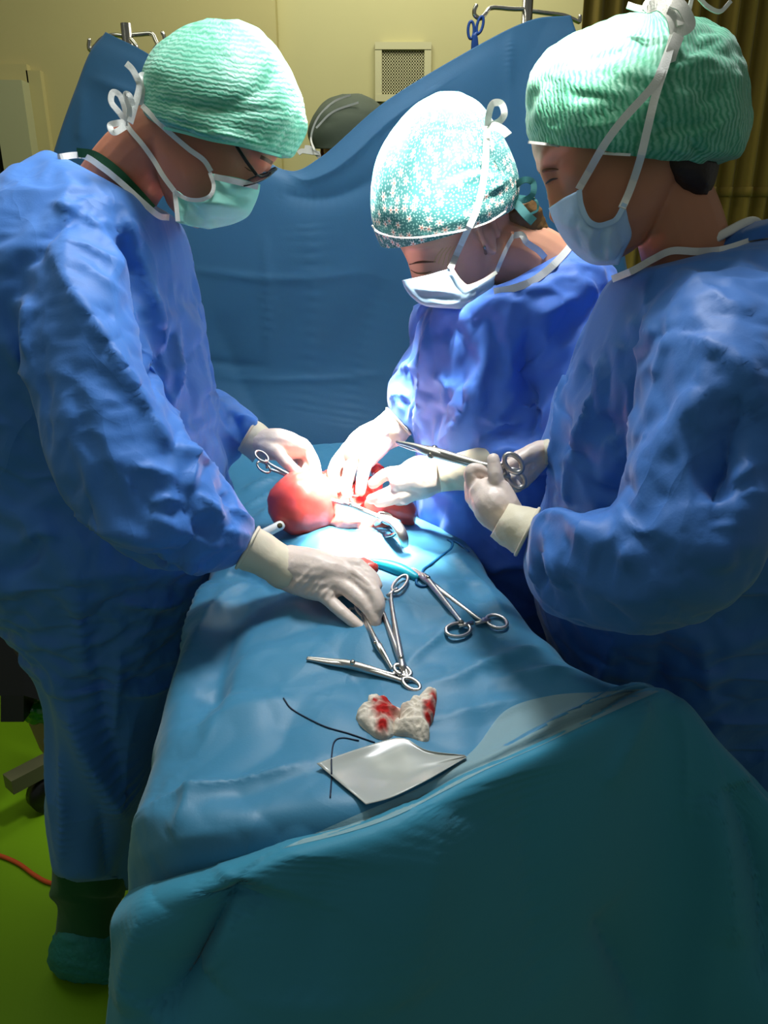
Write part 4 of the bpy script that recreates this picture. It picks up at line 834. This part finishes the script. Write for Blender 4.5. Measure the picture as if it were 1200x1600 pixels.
# ================================================================ SURGICAL FIELD
def blob(c, r, seed=0, amp=.05, n=48, k=32, sc=(1, 1, 1), lump=1.6):
    th = np.linspace(0, 2*np.pi, n, endpoint=False); ph = np.linspace(.02, np.pi-.02, k)
    d = np.stack([np.sin(ph)[:, None]*np.cos(th), np.sin(ph)[:, None]*np.sin(th), np.broadcast_to(np.cos(ph)[:, None], (k, n))], -1)
    dd = d.reshape(-1, 3); rr = 1+amp*pnoise(dd*lump+seed)+amp*.4*pnoise(dd*lump*3+seed)
    R = (np.asarray(c)+dd*rr[:, None]*r*np.array(sc)).reshape(k, n, 3)
    return ringgrid(R)
ob = P(474, 787, 1.175)
o = mk('exposed_organ', *blob(ob, .0535, 2.2, .10, sc=(1.0, .95, .95)), M['organ']); tag(o, 'large smooth round red organ lifted out of the incision', 'organ')
o = mk('tissue_fold', *remesh(*join([blob(P(548, 812, 1.17), .024, 1, .3, sc=(1.5, 1, .55)), blob(P(580, 818, 1.165), .02, 4, .3, sc=(1.5, 1, .5)), blob(P(530, 800, 1.175), .016, 7, .3, sc=(1.2, 1, .8))]), .0025, 2), M['organ_pink']); tag(o, 'pink fold of tissue at the near edge of the incision', 'tissue')
o = mk('bowel_loop', *remesh(*join([tube([P(584, 790, 1.18), P(600, 788, 1.165), P(618, 792, 1.16), P(634, 798, 1.165), P(638, 812, 1.175)], [.016, .019, .018, .017, .012], 16, samples=24), blob(P(606, 784, 1.175), .016, 3, .3)]), .0025, 2), M['organ']); tag(o, 'red loop of tissue under the near glove of the middle surgeon', 'tissue')
o = mk('incision_tissue', *remesh(*join([blob(P(x, y, d), r, i, .5) for i, (x, y, d, r) in enumerate([(522, 770, 1.215, .022), (540, 775, 1.215, .022), (562, 772, 1.22, .022), (555, 790, 1.2, .018), (535, 792, 1.195, .015), (512, 752, 1.235, .02), (580, 765, 1.22, .02), (590, 735, 1.26, .012)])]), .0026, 2), M['blood']); tag(o, 'dark red raw tissue between the surgeons\' fingertips', 'tissue')
o = mk('tissue_scrap', *remesh(*join([blob(P(x, y, d), r, i, .4) for i, (x, y, d, r) in enumerate([(566, 880, 1.035, .008), (575, 884, 1.03, .009), (582, 888, 1.025, .008), (572, 890, 1.025, .007)])]), .0018, 2), M['organ']); tag(o, 'small lumpy scrap of red tissue beside the turquoise handle', 'tissue')

# ---------------------------------------------------------------- instruments
def on(px, py, off=.004): 
    return snap([DR], px, py, off, .95)
def ringed(name, label, tip, joint, m1, r1, m2, r2, e1, ey, rad=.0022, group=None, tip2=None, e1b=None, eyb=None):
    """scissor-handled instrument: two crossing arms with finger rings, a pivot and a ratchet. All points 3-D."""
    b = (np.asarray(joint)); rt = root(name, tuple(b), label, 'forceps', group or 'ringed steel instruments in the operating field')
    n = np.cross(np.asarray(r1)-joint, np.asarray(r2)-joint); n = n/(np.linalg.norm(n)+1e-9); n = n if n[2] > 0 else -n
    tip2 = tip if tip2 is None else tip2
    for mm, rr, sg, tp in ((m1, r1, 1, tip), (m2, r2, -1, tip2)):
        rr = np.asarray(rr); mm = np.asarray(mm); dirv = rr-mm; dirv /= np.linalg.norm(dirv)
        end = rr-(dirv*np.linalg.norm(e1)*.95)
        sidev = np.cross(n, np.asarray(joint)-tp); sidev = sidev/(np.linalg.norm(sidev)+1e-9)
        path = [tp+sidev*rad*.35*sg, tp*.5+np.asarray(joint)*.5+sidev*rad*.55*sg, np.asarray(joint)+n*rad*.3*sg, mm, end]
        V1, F1 = tube(path, [rad*.55, rad*1.0, rad*1.55, rad*.95, rad*.9], 10, samples=26)
        V2, F2 = torus(rr, np.asarray(e1), np.asarray(ey), rad*.8, 32, 8) if sg > 0 or e1b is None else torus(rr, np.asarray(e1b), np.asarray(eyb), rad*.8, 32, 8)
        mk('arm', *join([(V1, F1), (V2, F2)]), M['steel'], rt)
    mk('pivot', *tube([np.asarray(joint)-n*rad*1.6, np.asarray(joint)+n*rad*1.6], rad*1.1, 12), M['chrome'], rt)
    a = np.asarray(m1)*.35+np.asarray(r1)*.65; c = np.asarray(m2)*.35+np.asarray(r2)*.65
    mk('ratchet', *tube([a, (a*.55+c*.45)+n*.001], rad*.85, 8, dome=False), M['steel'], rt)
    mk('ratchet', *tube([c, (a*.45+c*.55)-n*.001], rad*.85, 8, dome=False), M['steel'], rt)
    return rt
h = .009
r1, r2 = on(716, 984, h), on(776, 971, h)
ringed('hemostat_forceps', 'steel forceps lying by the turquoise handle with both rings to the right', on(645, 888, h), on(668, 907, h+.002), on(718, 968, h+.001), r1, on(745, 965, h+.001), r2,
       on(735, 982, h)-r1, (on(718, 995, h)-r1)*.95, .0030, e1b=on(760, 969, h)-r2, eyb=(on(774, 961, h)-r2))
r1 = on(625, 912, .012); r2 = on(583, 948, .008)
ringed('hemostat_forceps', 'upright steel forceps with a raised ring beside the near glove fingertips', on(637, 1064, .003), on(627, 1032, h), on(611, 935, .010), r1, on(594, 945, .008), r2, on(637, 906, .012)-r1, (on(622, 924, .012)-r1), .0028)
r1, r2 = on(629, 1048, .007), on(643, 1069, .005)
ringed('needle_holder', 'dark steel clamp lying flat with its tip pointing left, nearest the gauze', on(481, 1029, .006), on(552, 1040, .007), on(610, 1054, .007), r1, on(610, 1058, .006), r2, on(642, 1054, .007)-r1, on(627, 1055, .007)-r1, .0032)
r1 = P(566, 955, .975); r2 = P(556, 962, .985)
ringed('tissue_forceps', 'thin steel forceps held under the near glove, tips pointing down to the clamp', on(612, 1044, .008), on(590, 1006, .010), P(570, 965, .962), r1, P(566, 968, .966), r2, P(576, 965, .97)-r1, P(570, 950, .98)-r1, .0024)
# needle holder in the right surgeon's hand
r1 = P(802, 724, .915); r2 = P(806, 748, .935)
ringed('needle_holder', 'long steel needle holder pointing left from the right surgeon\'s hand', P(621, 692, .99), P(676, 706, .965), P(758, 727, .925), r1, P(757, 731, .93), r2, P(816, 728, .915)-r1, P(800, 710, .915)-r1, .0040)
# forceps in left surgeon's far hand
r1 = P(409, 713, 1.185); r2 = P(412, 730, 1.185)
ringed('hemostat_forceps', 'small steel forceps hanging from the left surgeon\'s far hand by the organ', P(480, 752, 1.19), P(458, 745, 1.185), P(425, 727, 1.183), r1, P(427, 735, 1.183), r2, P(419, 719, 1.185)-r1, P(411, 707, 1.19)-r1, .0022)
# clamp across the incision
r1 = P(602, 806, 1.13); r2 = P(606, 814, 1.125)
ringed('hemostat_forceps', 'bright steel clamp laid across the open incision', P(515, 780, 1.15), P(548, 790, 1.14), P(585, 803, 1.13), r1, P(585, 806, 1.128), r2, P(612, 808, 1.13)-r1, P(600, 801, 1.135)-r1, .0026)
# retractor blade
rp = [P(586, 816, 1.14), P(600, 810, 1.12), P(614, 815, 1.10), P(625, 828, 1.09), P(631, 842, 1.09), P(633, 853, 1.095)]
rr_ = root('retractor', tuple(P(636, 854, 1.10)), 'curved polished steel retractor blade hooked over the incision edge', 'retractor')
mk('blade', *tube(rp, np.array([7, 8, 9, 9, 8.5, 6.5])*1.1/FPX, 14, aspect=.45, up=(.35, -.75, .55), samples=30), M['steel'], rr_)
mk('handle_bar', *tube([P(560, 822, 1.16), P(590, 838, 1.13), P(614, 836, 1.115), P(622, 826, 1.105)], .003, 10, samples=16), M['chrome'], rr_)
# suction tube, turquoise pen, cord
o = mk('suction_tube', *tube([P(395, 842, 1.13), P(420, 830, 1.135), P(438, 821, 1.14)], .0072, 16), M['plastic_w']); tag(o, 'short white plastic tube end beside the red organ', 'tube')
mk('tube_bore', *tube([P(436.5, 821.5, 1.132), P(438, 821, 1.13)], .004, 12, dome=False), M['dark'], o)
pn = root('cautery_pen', tuple(on(645, 900, .006)), 'turquoise cautery pen lying on the sheet, its tip at the forceps', 'pen')
mk('handle', *tube([on(580, 878, .006), on(604, 884, .007), on(628, 892, .007), on(650, 902, .006)], [.005, .0085, .009, .0055], 14, samples=20), M['turq'], pn)
mk('seam', *tube([on(590, 877, .015), on(615, 883, .0165), on(645, 897, .014)], .0007, 6, samples=12), M['thread'], pn)
o = mk('blue_cord', *tube([on(651, 903, .005), on(651, 912, .004), on(660, 916, .004), on(668, 912, .004), on(660, 893, .005), on(675, 880, .004), (on(690, 868, .004)), on(704, 858, .004), on(707, 848, .004), on(700, 843, .004), on(715, 848, .004), on(732, 862, .004)], .0019, 8, samples=70), M['cord']); tag(o, 'thin blue cord curling from the turquoise pen across the sheet', 'cord')

# ---------------------------------------------------------------- gauze, glossy sheet, threads
def pillow(poly, z, thick, seed, k=30, n=120, stains=(), dent=()):
    p = np.array(poly, float); p = np.concatenate([p, p[:1]]); p = catmull(p, n+1)[:-1]; c = p.mean(0)
    R = []
    for s in np.linspace(1, 0.02, k):
        R.append([np.append(c+(q-c)*s, thick*(1-s**3.0)**.5) for q in p])
    R = np.array(R).reshape(-1, 3)
    base = np.array([on(x, y, .001) for x, y in R[:, :2]])
    noi = .006*pnoise(base/.012+seed)+.005*(ridged(base/.022+seed)-.5)+.002*ridged(base/.007+seed)
    top = base+np.array([0, 0, 1])*(np.maximum(R[:, 2]+noi, .001))[:, None]
    st = np.zeros(len(R))
    for sx, sy, sr in stains: st = np.maximum(st, np.clip(1.5-np.hypot(R[:, 0]-sx, (R[:, 1]-sy)*1.1)/sr+.5*pnoise(base/.008+seed), 0, 1))
    V, F = ringgrid(np.concatenate([top.reshape(k, n, 3)], 0), True, True)
    st = np.concatenate([st, [0, st[-n:].mean()]])
    bot = base[:n]
    V = np.concatenate([V, bot]); m = len(V)-n; st = np.concatenate([st, st[:n]])
    F = [f for f in F if k*n not in f]+[[i, m+i, m+(i+1) % n, (i+1) % n] for i in range(n)]+[list(range(m, m+n))]
    return V, F, st
def c8(l): return [(430+x/3.75, 1060+y/3.75) for x, y in l]
def s8(l): return [(430+x/3.75, 1060+y/3.75, r/3.75) for x, y, r in l]
gz = root('gauze_swab', tuple(on(600, 1130, 0)), 'crumpled white gauze swab soaked with blood, lying on the sheet', 'gauze')
V, F, st = pillow(c8([(472, 235), (490, 200), (540, 175), (545, 130), (590, 110), (650, 120), (690, 160), (742, 190), (725, 250), (700, 290), (700, 330), (650, 362), (600, 355), (560, 330), (500, 280)]), .94, .013, 2.0, stains=s8([(650, 160, 45), (640, 245, 62), (690, 215, 40), (630, 320, 34), (585, 190, 22)]))
mk('cloth_lump', V, F, M['gauze'], gz, attr=st)
V, F, st = pillow(c8([(735, 195), (800, 150), (860, 100), (930, 75), (948, 110), (930, 230), (905, 290), (902, 362), (860, 370), (780, 345), (700, 335), (690, 300), (722, 250)]), .94, .015, 5.0, stains=s8([(915, 220, 45), (930, 140, 26), (895, 270, 24)]))
mk('cloth_lump', V, F, M['gauze'], gz, attr=st)
A_ = [(495, 1193), (563, 1169), (626, 1153), (667, 1172), (726, 1180)]; B_ = [(572, 1257), (612, 1246), (660, 1223), (697, 1202), (729, 1183)]
g = []
for t in np.linspace(0, 1, 6):
    lift = .004+.010*math.sin(math.pi*min(1, t*1.1))*.5+(.006 if t in (0, 1) else 0)
    g.append([snap([DR, FT], (1-t)*a[0]+t*b[0], (1-t)*a[1]+t*b[1], lift, .75) for a, b in zip(A_, B_)])
o = mk('glossy_sheet', *patch(g, 40, 50), M['card'], solid=.0006); tag(o, 'curled glossy white plastic sheet below the gauze', 'sheet')
def onall(px, py, off): return snap([DR, FT, bvh(*patch(g, 40, 50))], px, py, off, .8)
def thread(pxs, label):
    t = mk('suture_thread', *tube([onall(x, y, .002) for x, y in catmull(np.array(pxs, float), 30)], .00085, 6), M['thread']); tag(t, label, 'thread', 'loose suture threads on the sheet'); return t
thread([(443, 1091), (455, 1107), (480, 1122), (510, 1136), (545, 1146), (585, 1160)], 'long black suture thread running from the upper left to the gauze')
thread([(560, 1157), (535, 1153), (522, 1160), (518, 1185), (518, 1215), (516, 1245)], 'black suture thread bent over the left corner of the glossy sheet')

# ================================================================ POLES AND SCISSORS
def pole(px, py, Y, arms, label, zt=None):
    t = PY(px, py, Y) if zt is None else np.array([PY(px, py, Y)[0], Y, zt])
    rt = root('drip_stand', (t[0], Y, 0), label, 'stand', 'drip stands carrying the hung sheet')
    mk('pole', *tube([(t[0], Y, .08), (t[0], Y, 1.0), t], .011, 14, dome=False), M['chrome'], rt)
    for a in arms: mk('hook_arm', *tube([PY(*q) for q in a], .0042, 8, samples=24), M['chrome'], rt)
    for k in range(5):
        an = 2*math.pi*k/5+.3; mk('foot', *tube([(t[0], Y, .08), (t[0]+.26*math.cos(an), Y+.26*math.sin(an), .045)], .012, 10), M['chrome'], rt)
        mk('caster', *tube([(t[0]+.26*math.cos(an)-.01, Y+.26*math.sin(an), .028), (t[0]+.26*math.cos(an)+.01, Y+.26*math.sin(an), .028)], .026, 14, dome=False), M['blackmetal'], rt)
    return rt
pole(197, 37, 1.755, [[(197, 55, 1.755), (216, 54, 1.755), (237, 53, 1.75), (243, 63, 1.745), (248, 70, 1.74), (257, 66, 1.735), (256, 56, 1.735), (254, 52, 1.735)], [(197, 57, 1.755), (178, 55, 1.76), (160, 60, 1.77), (143, 78, 1.775), (139, 73, 1.775), (140, 63, 1.775)],
                      [(247, 70, 1.74), (240, 80, 1.74), (241, 92, 1.74)], [(205, 62, 1.745), (213, 72, 1.74), (216, 82, 1.74)]], 'chrome drip stand with hooks behind the left surgeon\'s cap')
pole(828, -60, 1.76, [[(826, 14, 1.755), (800, 14, 1.755), (768, 12, 1.75), (758, 22, 1.745), (750, 29, 1.74), (742, 24, 1.735), (741, 17, 1.735), (744, 9, 1.735)], [(828, 17, 1.76), (850, 20, 1.76), (880, 24, 1.77), (895, 30, 1.775), (905, 34, 1.78), (906, 26, 1.78)]], 'chrome drip stand with hooks behind the middle surgeon\'s cap')
sx = root('scissors', tuple(PY(742, 78, 1.735)), 'dark blue scissors hanging by one ring from the drip stand hook', 'scissors')
for (rx, ry, ax, ay, bx, by) in ((736, 47, 4.5, 13.5, 0, 0), (750, 39, 5, 13, 0, 0)):
    c = PY(rx, ry, 1.735); V1 = torus(c, PY(rx+ax, ry+(2 if rx < 740 else -2), 1.735)-c, PY(rx+(1 if rx < 740 else 2), ry-ay, 1.735)-c, .0028, 28, 8)
    V2 = tube([PY(rx+(2 if rx < 740 else -2), ry+13, 1.735), PY(742, 56, 1.735), PY(742+(2 if rx < 740 else -2), 82, 1.738), PY(743, 105, 1.74)], [.003, .005, .005, .002], 10, samples=16)
    mk('blade', *join([V1, V2]), M['scis'], sx)

# ================================================================ LOWER LEFT: trolley, box, bag, cable
def FL(px, py, z=0): return Q(px, py, z)
tb = FL(40, 1262, 0); tro = root('trolley', (tb[0], tb[1], 0), 'grey tubular trolley foot with a black caster at the left edge', 'trolley')
a = FL(15, 1236, .11); b_ = FL(120, 1180, .11)
d = b_-a; L = np.linalg.norm(d); d /= L; s = np.cross(d, [0, 0, 1])
bar = np.array([a-s*.022, a+s*.022, a+s*.022+np.array([0, 0, .04]), a-s*.022+np.array([0, 0, .04])])
mk('beam', *slab(bar, d*L), mat('trolley_grey', srgb(92, 92, 66), .4), tro, smooth=False)
cc = a+d*.09
mk('caster', *tube([np.append(cc[:2], .05)-s*.016, np.append(cc[:2], .05)+s*.016], .05, 24, dome=False), M['blackmetal'], tro)
mk('caster_fork', *tube([np.append(cc[:2], .05), np.append(cc[:2], .11)], .012, 10), M['blackmetal'], tro)
pp = a+d*.19; mk('post', *tube([pp+np.array([0, 0, .02]), pp+np.array([0, 0, .13])], .016, 14, dome=False), M['panel'], tro)
mk('post_cap', *tube([pp+np.array([0, 0, .13]), pp+np.array([0, 0, .165])], [.026, .028], 16), M['blackmetal'], tro)
mk('panel', *slab([P(42, 1124, 2.02), P(84, 1128, 2.02), P(90, 1180, 2.03), P(78, 1190, 2.03), P(62, 1170, 2.03)], np.array([0, .03, 0])), M['panel'], tro, smooth=False)
V, F = remesh(*join([blob(P(62, 1108, 1.98), .04, 5, .5, sc=(1.25, .9, .85)), blob(P(85, 1112, 2.0), .04, 8, .5)]), .004, 2)
o = mk('green_bag', V, F, M['bag']); tag(o, 'shiny green plastic bag on the trolley at the left edge', 'bag')
eq = root('equipment_box', tuple(FL(15, 1290, 0)), 'black equipment stand cut off by the left edge', 'equipment')
mk('housing', *slab([P(-60, 985, 1.90), P(3, 988, 1.90), P(36, 1040, 1.90), P(88, 1102, 1.92), P(38, 1087, 1.90), P(-60, 1087, 1.90)], np.array([0, .1, 0])), M['blackmetal'], eq, smooth=False)
mk('column', *slab([P(1, 1086, 1.90), P(37, 1086, 1.90), P(37, 1128, 1.905), P(1, 1128, 1.905)], np.array([0, .06, 0])), M['blackmetal'], eq, smooth=False)
o = mk('floor_cable', *tube([FL(-40, 1328, .006), FL(0, 1337, .006), FL(30, 1350, .006), FL(55, 1368, .006), FL(80, 1380, .006), FL(120, 1384, .006)], .005, 8, samples=40), M['cable']); tag(o, 'orange cable snaking over the green floor at the left', 'cable')
